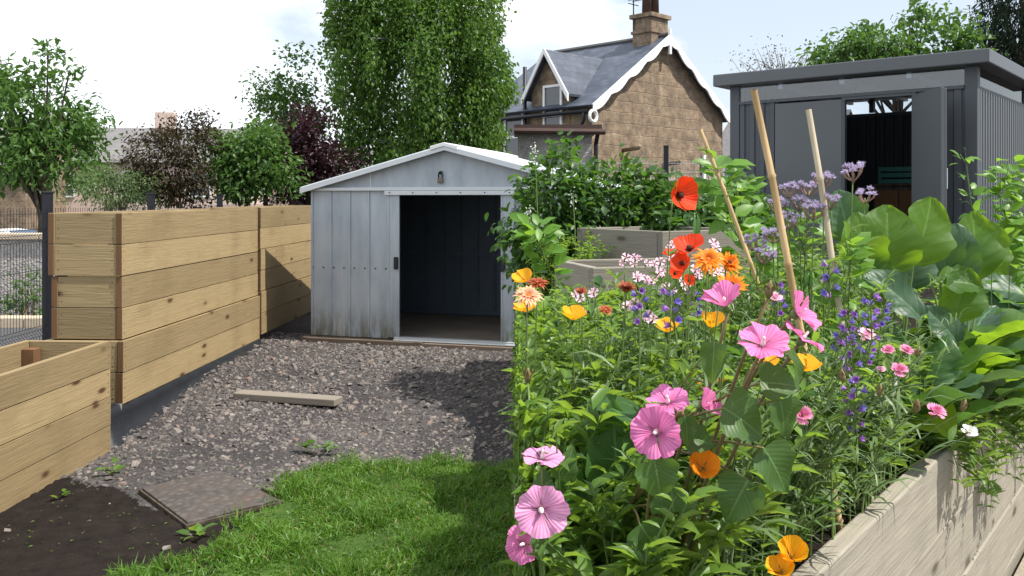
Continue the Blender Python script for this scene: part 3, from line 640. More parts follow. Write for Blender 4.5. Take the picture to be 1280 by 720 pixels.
# ================================================================== car
def car(loc,rz):
    t=thing('parked_car','white hatchback parked beyond the pebbledash wall at the far left','car',loc,rz)
    prof=[(-2.0,.28),(2.0,.28),(2.05,.55),(1.95,.80),(1.05,.95),(.45,1.40),(-.2,1.47),(-1.3,1.42),(-1.85,1.0),(-2.05,.85),(-2.08,.5)]
    nb=NB(); prism(nb,[(x,-.83,z) for x,z in prof],(0,1.66,0)); obj('body',nb,M['car_paint'],t,True,bevel=.08)
    gl=[(.90,.98),(.42,1.33),(-.2,1.39),(-1.2,1.35),(-1.6,1.0)]
    for sy in (-.84,.82):
        nb=NB(); prism(nb,[(x,sy,z) for x,z in gl],(0,.02,0)); obj('side_window',nb,M['car_glass'],t,True)
        nb=NB(); b2(nb,(-.22,sy-.004,.98),(-.14,sy+.024,1.39)); obj('door_pillar',nb,M['car_paint'],t,True)
    nb=NB(); prism(nb,[(1.05,-.7,.965),(.46,-.66,1.40),(.46,.66,1.40),(1.05,.7,.965)],(.03,0,.02)); obj('windscreen',nb,M['car_glass'],t,True)
    for wx in (-1.25,1.3):
        for sy in (-.86,.68):
            nb=NB(); Q=[(wx+.31*math.cos(a),sy,.31+.31*math.sin(a)) for a in np.linspace(0,6.283,21)[:-1]]; prism(nb,Q,(0,.18,0)); w_=obj('wheel',nb,M['rubber'],t,True)
            nb=NB(); Q=[(wx+.19*math.cos(a),sy-.005,.31+.19*math.sin(a)) for a in np.linspace(0,6.283,21)[:-1]]; prism(nb,Q,(0,.19,0)); obj('rim',nb,M['steel_trim'],w_,True)
    return t
car((-17.6,31,-.98),R(-4))

# ================================================================== houses
def quad_uv(nb,p,u,v,mat=0,th=.06):       # roof slab corner p, edge vectors u (along eave) and v (up the slope); UV in metres, with thickness
    p,u,v=Vector(p),Vector(u),Vector(v); n=u.cross(v).normalized()*th
    V=[p,p+u,p+u+v,p+v,p-n,p+u-n,p+u+v-n,p+v-n]; lu,lv=u.length,v.length
    nb.add([tuple(q) for q in V],[[0,1,2,3],[7,6,5,4],[4,5,1,0],[5,6,2,1],[6,7,3,2],[7,4,0,3]],mat,[(0,0),(lu,0),(lu,lv),(0,lv)]*2)
def window(par,x,y,w_,h,z,axis,out,frame='white_trim',bars=True,local=True):
    """window lying on the plane axis=const; out = outward sign"""
    f=NB(); p=NB(); d=.06*out
    def bb(nb,a0,a1,z0,z1,o0,o1):
        o0,o1=sorted((o0,o1))
        if axis=='x': b2(nb,(x+o0,a0,z0),(x+o1,a1,z1))
        else: b2(nb,(a0,y+o0,z0),(a1,y+o1,z1))
    c0=y if axis=='x' else x
    t_=.07
    bb(f,c0-w_/2,c0-w_/2+t_,z,z+h,0,d); bb(f,c0+w_/2-t_,c0+w_/2,z,z+h,0,d)
    bb(f,c0-w_/2+t_,c0+w_/2-t_,z+h-t_,z+h,0,d); bb(f,c0-w_/2+t_,c0+w_/2-t_,z,z+t_,0,d)
    if bars: bb(f,c0-w_/2+t_,c0+w_/2-t_,z+h/2-t_/2,z+h/2+t_/2,0,d)
    bb(p,c0-w_/2+t_,c0+w_/2-t_,z+t_,z+h-t_,0.002*out,d*.35)
    fo=obj('window',f,M[frame],par,local); obj('pane',p,M['pane'],fo,local)
def simple_house(label,loc,rz,W,D,H,rise,wall,roof,wins,group=None,chim=True):
    t=thing('house',label,'house',loc,rz,group)
    nb=NB(); b2(nb,(0,0,0),(W,D,H)); prism(nb,[(0,.001,H),(0,D-.001,H),(0,D/2,H+rise)],(.2,0,0)); prism(nb,[(W-.2,.001,H),(W-.2,D-.001,H),(W-.2,D/2,H+rise)],(.2,0,0)); obj('wall',nb,M[wall],t,True)
    nb=NB(); e=.3; k=rise/(D/2)
    quad_uv(nb,(-e,-e,H-e*k+.03),(W+2*e,0,0),(0,D/2+e,rise+e*k)); quad_uv(nb,(W+e,D+e,H-e*k+.03),(-W-2*e,0,0),(0,-D/2-e,rise+e*k)); r_=obj('roof',nb,M[roof],t,True)
    if chim:
        nb=NB(); b2(nb,(W*.45,D/2-.3,H+rise-.4),(W*.45+.9,D/2+.3,H+rise+.8)); obj('chimney',nb,M[wall],r_,True)
    for (wx,wz,ww,wh) in wins: window(t,wx,0,ww,wh,wz,'y',-1)
    return t
q=P(150,240,42); simple_house('pale pink rendered house with grey tiled roof behind the bronze shrub',(-21.5,40,-1),R(6),9.5,7,4.3,1.7,'pink_render','slate_grey',[(1.2,2.6,1.0,1.1),(4.3,2.6,1.1,1.2),(7.2,2.6,1.0,1.1)])
simple_house('stone fronted house half hidden by the far left tree',(-29,36,-1),R(3),9,7,4.0,2.0,'stone','slate_grey',[(6.4,2.3,1.1,1.3)])
simple_house('low pale house glimpsed behind the purple tree',(-13.0,46,-1),R(-4),8,6,3.6,1.6,'cream_render','slate_grey',[(2,2,1,1.1)],chim=False)
# ================================================================== trees
def tree(name,label,cat,base,blobs,n,L,mat,tr=.15,bark='bark',group=None,clumps=120,sig=.3,weep=0,Wf=.6,limbs=16,gap=.0,T=T_D,xmax=None,trunk_top=None,twig=.012,th0=None):
    t=thing(name,label,cat,base,0,group); base=Vector(base)
    blobs=np.array(blobs,float); vol=blobs[:,3]*blobs[:,4]*blobs[:,5]; bi=rng.choice(len(blobs),clumps,p=vol/vol.sum())
    d=rdir(clumps); rad=rng.uniform(.25,1,clumps)**.45
    cen=blobs[bi,:3]+d*blobs[bi,3:]*rad[:,None]
    if gap: 
        f=np.sin(cen[:,0]*2.9+1.1)*np.sin(cen[:,2]*2.3+.4)+.6*np.sin(cen[:,1]*3.1+cen[:,2]*1.7); cen=cen[f>-1.2+gap]; 
    k=len(cen); size=rng.uniform(.4,1.6,k); idx=rng.choice(k,n,p=size/size.sum())
    S=np.array([sig,sig,sig*.75]); off=np.clip(rng.normal(size=(n,3)),-1.7,1.7)*S*size[idx][:,None]
    if weep:
        h=rng.uniform(0,1,n)**1.2; off=np.clip(rng.normal(size=(n,3)),-1.7,1.7)*np.array([sig*.75,sig*.75,sig*.5])*size[idx][:,None]
        strand=rng.integers(0,7,n); ph=(idx*7+strand)*2.39; rr=sig*.7*size[idx]
        off[:,0]=off[:,0]*.45+rr*np.cos(ph)*(.4+.6*h); off[:,1]=off[:,1]*.45+rr*np.sin(ph)*(.4+.6*h); off[:,2]-=h*weep*size[idx]
    p=cen[idx]+off
    if xmax is not None:                # leaves past the edge of the crown are tucked back in
        over=p[:,0]-(xmax-.12+.16*np.sin(p[:,2]*3.7)+.10*np.sin(p[:,2]*9+1)); keep=over<rng.normal(0,.07,n)
        p=p[keep]; n=len(p)
    cc=blobs[:,:3].mean(0); ax=unit(p-cc)*.5+rdir(n)*.9; ax[:,2]-=.35+(.6 if weep else 0)
    nr=rdir(n)*.8+np.array([0,0,.8]); l=rng.uniform(.45,1.3,n)*L
    nb=NB(); leaves(nb,p,ax,nr,l,l*Wf*rng.uniform(.75,1.2,n),T); obj('crown',nb,mat,t)
    nb=NB(); top=Vector(trunk_top) if trunk_top else Vector((cc[0],cc[1],cc[2]+blobs[0,5]*.4))
    j=Vector((random.uniform(-.1,.1),0,0)); pts=bez(base,(base+top)/2+j*3,top,9); tube(nb,pts,[tr*(1.15-.95*i/8) for i in range(9)],8)
    for i in range(limbs):
        q=Vector(cen[i*max(1,k//limbs)%k]); s=pts[random.randint(3,7)] 
        if q.z<s.z-.5: s=pts[3]
        tube(nb,bez(s,(s+q)/2+Vector((0,0,.15*(q-s).length)),q,6),[tr*.34,tr*.27,tr*.2,tr*.14,tr*.09,twig],5)
    obj('trunk',nb,M[bark],t,smooth=True)
    return t
def W3(px,py,Y): p=P(px,py,Y); return (p.x,p.y,p.z)
# weeping birch behind the old shed
b=[(-.55,17.4,5.2,.7,.9,1.0),(-.5,17.4,4.2,.65,.9,.9),(-.8,17.4,6.3,.8,.9,.9),(-1.95,17.6,2.9,1.45,1.3,1.2),(-1.75,17.6,4.4,1.65,1.5,1.5),(-1.85,17.8,6.1,1.6,1.5,1.6),(-3.15,17.4,4.1,.8,.9,.9),(-3.3,17.4,3.0,.45,.6,.9),(-2.95,17.4,6.2,.7,.8,.8),(-2.75,17.5,2.7,.7,.8,1.0),(-3.0,17.5,5.3,.75,.8,.9),(-1.2,17.0,2.2,1.0,.8,.6),(-.65,17.4,3.2,.7,.9,1.2),(-2.3,17.7,7.4,1.2,1.2,1.0)]
tree('birch_tree','large weeping birch with fine fresh green leaves behind the old metal shed','tree',(-1.7,17.9,-.5),b,86000,.088,M['lf_birch'],.2,'birch_bark',None,300,.29,1.0,.62,26,gap=.16,xmax=.02,trunk_top=(-1.8,17.8,7.2))
tree('beech_tree','dark purple leaved tree between the birch and the green trees','tree',W3(385,300,16)[:2]+(-.5,),[W3(383,190,16)+(.55,.6,.75),W3(372,215,16)+(.6,.6,.6),W3(400,215,16.2)+(.5,.6,.6),W3(378,160,16)+(.35,.4,.5)],9000,.085,M['lf_purple'],.09,'bark',None,60,.17,0,.6,12)
tree('garden_tree','open green tree rising above the purple tree, left of the birch','tree',W3(365,300,18)[:2]+(-.5,),[W3(352,110,18)+(.55,.6,.5),W3(375,135,18)+(.55,.5,.6),W3(335,150,18)+(.6,.6,.6),W3(360,170,18)+(.7,.6,.5),W3(330,100,18)+(.3,.3,.25),W3(380,85,18)+(.3,.3,.25)],7500,.095,M['lf_mid'],.09,'bark',None,55,.19,0,.6,14,gap=.25)
tree('cherry_tree','green broad leaved tree growing just behind the far timber planters','tree',W3(315,300,15)[:2]+(-.3,),[W3(300,215,15)+(.55,.5,.35),W3(330,205,15)+(.5,.5,.4),W3(345,235,15)+(.3,.3,.2),W3(285,195,15)+(.35,.35,.35),W3(310,180,15)+(.45,.4,.35)],4200,.115,M['lf_mid'],.07,'bark',None,40,.17,0,.5,12,T=T_L)
bushy('bronze_shrub','bronze brown leaved shrub behind the near timber planters','shrub',W3(215,205,14.5),(.72,.6,.72),7000,.07,.6,M['lf_brown'],clumps=60,sig=.12,T=T_D)
bushy('grey_shrub','grey green willowy shrub in front of the pale pink house','shrub',W3(140,240,14),(.6,.5,.28),2600,.085,.28,M['lf_grey'],clumps=34,sig=.1,T=T_D)
bushy('grey_shrub','small leafy shrub between the far left tree and the pink house','shrub',W3(118,222,14.6),(.35,.4,.3),1200,.085,.35,M['lf_mid'],clumps=24,sig=.1,T=T_D)
b=[W3(60,200,12.5)+(.65,.6,.35),W3(20,150,12.5)+(.6,.6,.5),W3(80,160,12.5)+(.45,.5,.4),W3(35,105,12.5)+(.42,.4,.35),W3(50,65,12.5)+(.22,.2,.3),W3(-20,110,12.5)+(.5,.5,.5),W3(85,95,12.3)+(.3,.2,.1),W3(100,225,12.6)+(.2,.3,.15),W3(5,215,12.4)+(.3,.3,.2)]
tree('garden_tree','light green leafy tree with a forked dark trunk at the far left','tree',W3(50,300,12.5)[:2]+(-.1,),b,6500,.115,M['lf_mid'],.13,'bark',None,85,.16,0,.42,20,gap=.2,T=T_L,trunk_top=W3(48,150,12.5))

M['path']=plain('pale path gravel',(.33,.29,.23),.95,.15,0,.45,55,.8)
# ================================================================== terrace of raised ground
TZ=.72
RIM=[(.058,1.22),(2.75,4.64),(9.6,5.2),(9.6,17),(1.75,17),(1.75,10.7),(1.12,8.25),(.085,8.25),(.085,7.0),(.36,6.4),(.36,4.25),(.058,3.3)]
nb=NB(); prism(nb,[(x,y,-.5) for x,y in RIM],(0,0,.5+TZ)); structure('terrace_ground',nb,M['soil'],'raised dark soil of the beds behind the flowers')
def wall_boards(t,a,b,z0,rows,bh,mat,th=.05,ext=0,off_=.03):
    a,b=Vector((*a,0)),Vector((*b,0)); d=(b-a).normalized(); L=(b-a).length; an=math.atan2(d.y,d.x); n=Vector((d.y,-d.x,0))
    for r in range(rows):
        q=NB(); b2(q,(0,-th/2,-bh/2+.002),(L+ext,th/2,bh/2-.002))
        o=obj('side_board',q,M[mat],t,True,bevel=.006); o.location=a+n*(off_+random.uniform(-.003,.003))+Vector((0,0,z0+bh*(r+.5)))-t.location; o.rotation_euler=(0,0,an)
t=thing('raised_bed','weathered raised timber bed brimming with flowers, its board side bare at the bottom right','raised bed',(.05,1.22,-.2))
wall_boards(t,RIM[0],RIM[1],-.2,4,.238,'old_wood_x'); 
for i_ in (6,7,8,9,10,11): wall_boards(t,RIM[i_],RIM[(i_+1)%12],-.2,4,.237,'old_wood_x',off_=.027)
wall_boards(t,RIM[1],RIM[2],-.2,4,.237,'old_wood_x')
nb=NB(); prism(nb,[(x,y,-.3) for x,y in ((.16,1.22),(.16,1.0),(7,1.0),(9.6,5.0),(2.86,4.55),(2.79,4.56))],(0,0,.31)); structure('gravel_path',nb,M['path'],'pale gravel path along the outside of the flower bed')

# weathered boxes standing on the terrace
def old_box(label,corner,rz,L,W,h,inner=True):
    """near corner at the origin, local x to the right (L), local y away (W)"""
    t=thing('wooden_bed',label,'raised bed',corner,rz,'weathered timber beds on the terrace'); th=.05
    rows=2; bh=h/rows
    def wall(lo,hi,ax):
        nb=NB()
        for r in range(rows): b2(nb,(lo[0],lo[1],r*bh+.002),(hi[0],hi[1],(r+1)*bh-.002))
        obj('side_wall',nb,M['shaded_grey_wood_x' if ax==0 else 'shaded_grey_wood_y'],t,True,bevel=.006)
    wall((0,0),(L,th),0); wall((0,W-th),(L,W),0); wall((0,th+.003),(th,W-th-.003),1); wall((L-th,th+.003),(L,W-th-.003),1)
    nb=NB(); b2(nb,(th+.004,th+.004,.01),(L-th-.004,W-th-.004,h*(.78 if inner else .3))); obj('soil_fill',nb,M['soil'],t,True)
    return t
# back box : corner toward the camera at pixel (828,289)
cB=P(828,289,6.1); HB=cB.z-TZ
angL=math.atan2(.62,-.70)
old_box('weathered grey raised bed with lettuces standing in front of the leafy hedge',(cB.x,cB.y,TZ),R(34),.9,.95,HB,True)
cF=P(752,352,4.95); old_box('lower weathered bed with pale board sides and dark inside, in front of the lettuce bed',(.42,4.62,TZ),R(16),.78,.62,.47,False)
# lettuces
def lettuce(label,x,y,z,mat,n=16,L=.12):
    t=thing('lettuce',label,'lettuce',(x,y,z),0,'lettuces in the weathered bed'); nb=NB(); a=np.arange(n)*2.4
    ax=np.stack([np.cos(a),np.sin(a),np.linspace(1.6,.25,n)],1); leaves(nb,np.tile([x,y,z],(n,1)),ax,np.tile([0,0,1.],(n,1)),rng.uniform(.8,1.2,n)*L,rng.uniform(.6,.8,n)*L,T_L,bend=2); obj('leaves',nb,mat,t,smooth=True)
zl=TZ+HB*.78
for px_,Y,mt,lb,LL in ((772,6.7,'lf_purple','dark red lettuce in the weathered bed, left of the seedlings',.14),(786,6.75,'lf_pea','tall pale green lettuce in the weathered bed beside the red one',.17),(812,6.6,'lf_mid','green lettuce in the middle of the weathered bed',.12),(840,6.55,'lf_bed','small lettuce near the front corner of the weathered bed',.11),(757,6.75,'lf_bed','small pale seedling at the left end of the weathered bed',.1),(868,6.7,'lf_hedge','dark green lettuce at the right of the weathered bed',.12)):
    lettuce(lb,(px_-640)/F*Y,Y,zl,M[mt],16,LL)

# leafy hedge at the back left of the terrace
hl=['leafy fruit bush at the left end of the hedge, where it meets the old shed','second leafy fruit bush from the left in the hedge','fruit bush in the middle of the hedge below the stone gable','fruit bush at the right end of the hedge behind the weathered bed','low dark fruit bush behind the right end of the weathered bed']
hs=[(.34,7.35,1.30,.31,.34,.58),(.85,7.5,1.22,.42,.38,.58),(1.40,7.6,1.20,.40,.4,.60),(1.86,7.75,1.08,.36,.38,.50),(2.05,8.4,1.05,.4,.4,.42)]
for l_,(x,y,z,a,b_,c_) in zip(hl,hs):
    bushy('fruit_bush',l_,'bush',(x,y,z),(a,b_,c_),3800,.085,.6,M['lf_hedge'],'leafy fruit bushes along the hedge',clumps=60,sig=.085,T=T_L)
for q,(px_,py_,Y) in enumerate(((668,190,6.9),(662,268,6.6),(716,250,6.7))):   # white blossom spikes
    p=P(px_,py_,Y); t=thing('white_blossom',['white flower spike at the top left of the hedge','white flower spike low at the left edge of the hedge','white flower spike on the hedge above the weathered bed'][q],'flower',(p.x,p.y,TZ),0,'white flower spikes in the hedge')
    nb=NB(); tube(nb,bez((p.x+.05,p.y+.1,TZ),(p.x+.02,p.y+.05,p.z-.2),(p.x,p.y,p.z+.05),6),.004,4); obj('stem',nb,M['stem'],t)
    n=26; nb=NB(); bp=np.array(p)+rng.normal(size=(n,3))*np.array([.014,.014,.04]); leaves(nb,bp,rdir(n),rdir(n),.018,.012,T_D); obj('blossom',nb,M['p_white'],t)

# fence and posts at the back of the terrace
mesh_fence('pale lit wire mesh fence with a black post in front of the stone gable',[(.7,14.9),(2.59,14.9),(4.4,15.0),(6.5,15.2)],TZ,2.19,2.42,None,mat='steel_trim')

# ================================================================== stone house
th=R(45); HX,HYY=2.167,24.0; EV=4.15; GW=6.55; RZ=6.30; HL=4.6; BZ=-1.3
t=thing('stone_house','sandstone house with steep slate roof, white scalloped bargeboards and chimney','house',(HX,HYY,0),th)
sl_=(RZ-EV)/(GW/2)
nb=NB(); prism(nb,[(0,0,BZ),(GW,0,BZ),(GW,0,EV),(GW/2,0,RZ),(0,0,EV)],(0,.35,0)); b2(nb,(0,.351,BZ),(.35,HL,EV)); b2(nb,(GW-.35,.351,BZ),(GW,HL,EV)); b2(nb,(.36,HL-.3,BZ),(GW-.36,HL-.001,EV)); prism(nb,[(0.02,HL-.3,EV+.001),(GW-.02,HL-.3,EV+.001),(GW/2,HL-.3,RZ-.02)],(0,.29,0)); obj('wall',nb,M['stone'],t,True)
nb=NB(); e=.22; gx=.22
quad_uv(nb,(-e,HL+.1,EV-e*sl_+.06),(0,-HL-.1-gx,0),(GW/2+e,0,(GW/2+e)*sl_)); quad_uv(nb,(GW+e,-gx,EV-e*sl_+.06),(0,HL+.1+gx,0),(-GW/2-e,0,(GW/2+e)*sl_)); rf=obj('roof',nb,M['slate'],t,True)
nb=NB(); tube(nb,[(GW/2,-gx,RZ+.09),(GW/2,HL+.1,RZ+.09)],.07,6); obj('ridge_tiles',nb,M['slate_grey'],rf,True)
# scalloped bargeboards
for s in (0,1):
    nb=NB(); Ls=GW/2+e+.05; k=28; V=[]
    f=lambda u:(-e-.05+u if s==0 else GW+e+.05-u)
    z=lambda u: EV-(e+.05)*sl_+u*sl_
    for i in range(k+1):
        u=Ls*i/k; sc_=abs(math.sin(i/k*math.pi*4.5)); V+= [(f(u),-gx-.05,z(u)+.09),(f(u),-gx-.05,z(u)-.075-.12*sc_),(f(u),-gx-.005,z(u)+.09),(f(u),-gx-.005,z(u)-.075-.12*sc_)]
    fs=[]
    for i in range(k):
        a=4*i; fs+=[[a,a+1,a+5,a+4],[a+2,a+6,a+7,a+3],[a,a+4,a+6,a+2],[a+1,a+3,a+7,a+5]]
    nb.add(V,fs); cx=f(0.02); cz=z(.02)-.24
    ring=[(cx+.15*math.cos(q),-gx-.03,cz+.15*math.sin(q)) for q in np.linspace(0,6.283,15)]; tube(nb,ring,.045,6)
    obj('bargeboard',nb,M['white_trim'],t,True)
nb=NB(); tube(nb,[(GW/2,-gx-.03,RZ-.5),(GW/2,-gx-.03,RZ+.25)],.06,6); obj('finial',nb,M['white_trim'],t,True)
nb=NB(); b2(nb,(GW/2-.42,.12,RZ-.55),(GW/2+.42,.80,RZ+.62)); b2(nb,(GW/2-.5,.05,RZ+.62),(GW/2+.5,.87,RZ+.74)); b2(nb,(GW/2-.46,.09,RZ+.16),(GW/2+.46,.84,RZ+.24)); ch=obj('chimney',nb,M['stone'],t,True)
for dx in (-.18,.20):
    nb=NB(); lathe(nb,[(.15,0),(.14,.5),(.17,.55),(.17,.68),(.12,.70)],(GW/2+dx,.46,RZ+.74),10); obj('chimney_pot',nb,M['brown_gutter'],ch,True,smooth=True)
nb=NB(); ax_,ay_=GW/2-.45,.75
tube(nb,[(ax_,ay_,RZ+.3),(ax_,ay_,RZ+1.25)],.02,5)
for zz,l in ((1.2,.5),(1.05,.5)): tube(nb,[(ax_-l/2,ay_,RZ+zz),(ax_+l/2,ay_,RZ+zz)],.014,4)
for dx in (-.2,0,.2): tube(nb,[(ax_+dx,ay_-.2,RZ+1.2),(ax_+dx,ay_+.2,RZ+1.2)],.01,4)
obj('aerial',nb,M['black_metal'],ch,True)
# dormer
d0,d1=.78,2.25; dm=(d0+d1)/2; DE,DA=4.62,5.74
nb=NB(); prism(nb,[(-.02,d0,EV-1.6),(-.02,d1,EV-1.6),(-.02,d1,DE),(-.02,dm,DA-.08),(-.02,d0,DE)],(.3,0,0)); prism(nb,[(.281,d0,EV-.3),(.281,d0,DE),(.95,d0,DE)],(0,.1,0)); prism(nb,[(.281,d1-.1,EV-.3),(.281,d1-.1,DE),(.95,d1-.1,DE)],(0,.1,0))
dr=obj('dormer',nb,M['stone'],t,True)
bk=(DA-EV)/sl_+.1; ek=(DA-DE)/(dm-d0)
nb=NB()
for s in (-1,1):
    y0=dm+s*(dm-d0+.14); z0=DE-.14*ek+.02
    bk2=(z0-EV)/sl_+.12
    V=[(-.25,y0,z0),(bk2,y0,z0),(bk,dm,DA),(-.25,dm,DA)]; V+=[(x,y,zz-.07) for x,y,zz in V]
    f=[[0,1,2,3],[7,6,5,4],[0,4,5,1],[1,5,6,2],[2,6,7,3],[3,7,4,0]]
    if s<0: f=[q[::-1] for q in f]
    nb.add(V,f,0,[(0,0),(bk2+.25,0),(bk+.25,1.4),(0,1.4)]*2)
obj('dormer_roof',nb,M['slate'],dr,True)
nb=NB()
for s in (-1,1):
    y0=dm+s*(dm-d0+.16); z0=DE-.16*ek
    prism(nb,[(-.30,y0,z0+.04),(-.30,y0,z0-.16),(-.30,dm,DA-.13),(-.30,dm,DA+.04)],(.045,0,0))
obj('bargeboard',nb,M['white_trim'],dr,True)
window(t,-.02,dm-.12,.72,1.75,3.0,'x',-1); window(t,0,2.95,.8,1.5,2.6,'x',-1)
nb=NB(); tube(nb,[(-.12,2.42,BZ),(-.12,2.42,5.35)],.06,6); tube(nb,[(-.2,-.05,EV-.25),(-.2,HL,EV-.25)],.06,6); tube(nb,[(-.16,.28,BZ),(-.16,.28,EV-.7),(-.2,.12,EV-.45),(-.2,.12,EV-.25)],.055,6); obj('gutter_pipes',nb,M['black_metal'],t,True,smooth=True)
for xx,zz in ((1.35,2.9),(3.3,2.55)):
    nb=NB(); tube(nb,[(xx,0,zz),(xx+.05,-.5,zz+.05),(xx+.05,-.56,zz+.12)],.06,6); obj('wall_vent',nb,M['stone'],t,True,smooth=True)
nb=NB(); tube(nb,[(5.35,-.08,BZ),(5.35,-.08,2.9)],.07,6); obj('drain_pipe',nb,M['steel_trim'],t,True,smooth=True)
# low harled outbuilding with a brown fascia
t=thing('outbuilding','low pebbledash outbuilding with brown fascia in front of the stone house','outbuilding',(.12,18,0))
zt=P(700,165,18).z
nb=NB(); b2(nb,(.12,18,-1),(1.62,19.4,zt)); obj('wall',nb,M['harl'],t)
nb=NB(); b2(nb,(.05,17.8,zt+.005),(1.76,19.6,zt+.1)); obj('roof',nb,M['slate_grey'],t)
nb=NB(); b2(nb,(.04,17.72,zt-.06),(1.80,17.79,zt+.13)); tube(nb,[(.04,17.68,zt),(1.86,17.68,zt-.02)],.06,8); obj('fascia',nb,M['brown_gutter'],t)
nb=NB(); tube(nb,[(1.72,17.78,zt-.05),(1.70,17.94,zt-.25),(1.70,17.94,-.5)],.045,6); obj('downpipe',nb,M['black_metal'],t)
# small far house right of the gable
p=P(893,248,48); simple_house('small far pinkish house with grey roof between the gable and the grey shed',(p.x,48,-1),R(-38),6,6,5.0,2.2,'pink_render','slate_grey',[(1.0,3.0,.9,1.3),(3.6,3.0,.9,1.3)],chim=False)

# trees on the right
tree('garden_tree','leafy green tree above the flat roof of the grey shed','tree',W3(1120,300,15.5)[:2]+(.6,),[W3(1060,62,15.5)+(.5,.6,.28),W3(1110,60,15.5)+(.7,.7,.45),W3(1165,45,15.5)+(.6,.6,.4),W3(1165,10,15.5)+(.3,.4,.2),W3(1100,40,15.5)+(.35,.4,.25),W3(1195,75,15.5)+(.4,.5,.4),W3(1185,25,15.8)+(.35,.3,.3),W3(1040,85,15.5)+(.5,.5,.25)],4600,.12,M['lf_mid'],.1,'bark',None,95,.14,0,.55,24,gap=.3,T=T_L)
tree('bare_tree','thin twiggy tree with sparse leaves behind the left end of the grey shed','tree',W3(985,300,19)[:2]+(.6,),[W3(985,85,19)+(.75,.6,.55),W3(945,75,19)+(.55,.4,.35),W3(1010,95,19)+(.6,.5,.5)],700,.06,M['lf_brown'],.06,'twig',None,110,.2,0,.5,90,T=T_D,twig=.004)
tree('conifer_tree','tall dark drooping conifer at the top right behind the grey shed','tree',W3(1290,300,16)[:2]+(.6,),[W3(1275,30,16)+(.85,.8,1.0),W3(1300,-60,16)+(1.0,.9,1.2),W3(1330,40,16)+(1,.9,1.2),W3(1245,60,16)+(.35,.5,.6),W3(1240,0,16)+(.4,.4,.7)],22000,.11,M['lf_conifer'],.2,'bark',None,150,.22,.6,.25,16,T=T_D)

# ================================================================== modern grey shed
th=R(-40); SX,SY=2.61,10.51; SW,SD=2.62,2.5
t=thing('garden_shed','dark grey modern metal shed with flat overhanging roof, glazed band and open door','shed',(SX,SY,TZ),th)
def lx(px): a=(px-640)/F; return (SY*a-SX)/(.766+.643*a)
PH=1.93; RB=2.15; RT=2.29
def ribwall(lo,hi,axis,name,mat,out,z0=.03,z1=PH,step=.115,th_=.03,pos=0):
    nb=NB()
    if axis=='x': b2(nb,(lo,pos,z0),(hi,pos+th_,z1))
    else: b2(nb,(pos,lo,z0),(pos+th_,hi,z1))
    k=max(1,int((hi-lo)/step))
    for i in range(k):
        c=lo+(hi-lo)*(i+.5)/k; w_=(hi-lo)/k*.62
        if axis=='x':
            y0=pos if out<0 else pos+th_
            prism(nb,[(c-w_/2,y0,z0+.001),(c-w_/2+.012,y0+out*.018,z0+.001),(c+w_/2-.012,y0+out*.018,z0+.001),(c+w_/2,y0,z0+.001)],(0,0,z1-z0-.002))
        else:
            x0=pos if out<0 else pos+th_
            prism(nb,[(x0,c-w_/2,z0+.001),(x0+out*.018,c-w_/2+.012,z0+.001),(x0+out*.018,c+w_/2-.012,z0+.001),(x0,c+w_/2,z0+.001)],(0,0,z1-z0-.002))
    return obj(name,nb,M[mat],t,True)
o0,o1=lx(1053),lx(1143)
ribwall(.075,lx(972),'x','front_panel','anthracite',-1); ribwall(lx(1150),SW-.09,'x','front_panel','anthracite',-1)
nb=NB(); b2(nb,(lx(970),-.03,.03),(o0,-.001,PH-.02)); obj('flat_door',nb,M['anth_light'],t,True,bevel=.004)
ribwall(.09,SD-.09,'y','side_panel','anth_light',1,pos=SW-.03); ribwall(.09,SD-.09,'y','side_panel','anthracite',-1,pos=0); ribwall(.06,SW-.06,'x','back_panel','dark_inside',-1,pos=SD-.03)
for cx in (0.0,SW-.08):
    for cy in (0.0,SD-.08):
        nb=NB(); b2(nb,(cx-.02,cy-.02,0),(cx+.1,cy+.1,RB)); obj('corner_post',nb,M['anthracite'],t,True,bevel=.008)
nb=NB(); b2(nb,(.1,-.035,PH),(SW-.1,.02,PH+.035)); b2(nb,(.1,SD-.03,PH),(SW-.1,SD,PH+.04)); b2(nb,(SW-.035,.1,PH),(SW+.01,SD-.1,PH+.03)); b2(nb,(-.01,.1,PH),(.03,SD-.1,PH+.03)); obj('rail',nb,M['anthracite'],t,True)
nb=NB(); b2(nb,(-.16,-.18,RB),(SW+.16,SD+.16,RT)); rf=obj('roof',nb,M['anth_light'],t,True,bevel=.012)
for bx_ in (.55,1.25,1.95):
    nb=NB(); b2(nb,(bx_,.05,RB-.06),(bx_+.05,SD-.11,RB-.002)); obj('roof_beam',nb,M['steel_trim'],t,True)
nb=NB(); b2(nb,(.1,0,PH+.036),(SW-.1,.012,RB-.001)); obj('glazing',nb,M['glazing'],t,True)
nb=NB(); b2(nb,(.1,SD-.02,PH+.041),(SW-.1,SD-.008,RB-.001)); obj('glazing',nb,M['glazing'],t,True)
for xx in (SW-.016,.004):
    nb=NB(); b2(nb,(xx,.1,PH+.031),(xx+.012,SD-.1,RB-.001)); obj('glazing',nb,M['glazing'],t,True)
for lo_,hi_ in (((.8,SD-.1,PH+.045),(.86,SD-.03,RB-.002)),((1.75,SD-.1,PH+.045),(1.81,SD-.03,RB-.002)),((SW-.07,SD*.5,PH+.035),(SW-.02,SD*.5+.06,RB-.002))):
    nb=NB(); b2(nb,lo_,hi_); obj('mullion',nb,M['anthracite'],t,True)
nb=NB(); b2(nb,(.03,.0,-.02),(SW-.03,SD,.025)); obj('floor',nb,M['dark_inside'],t,True)
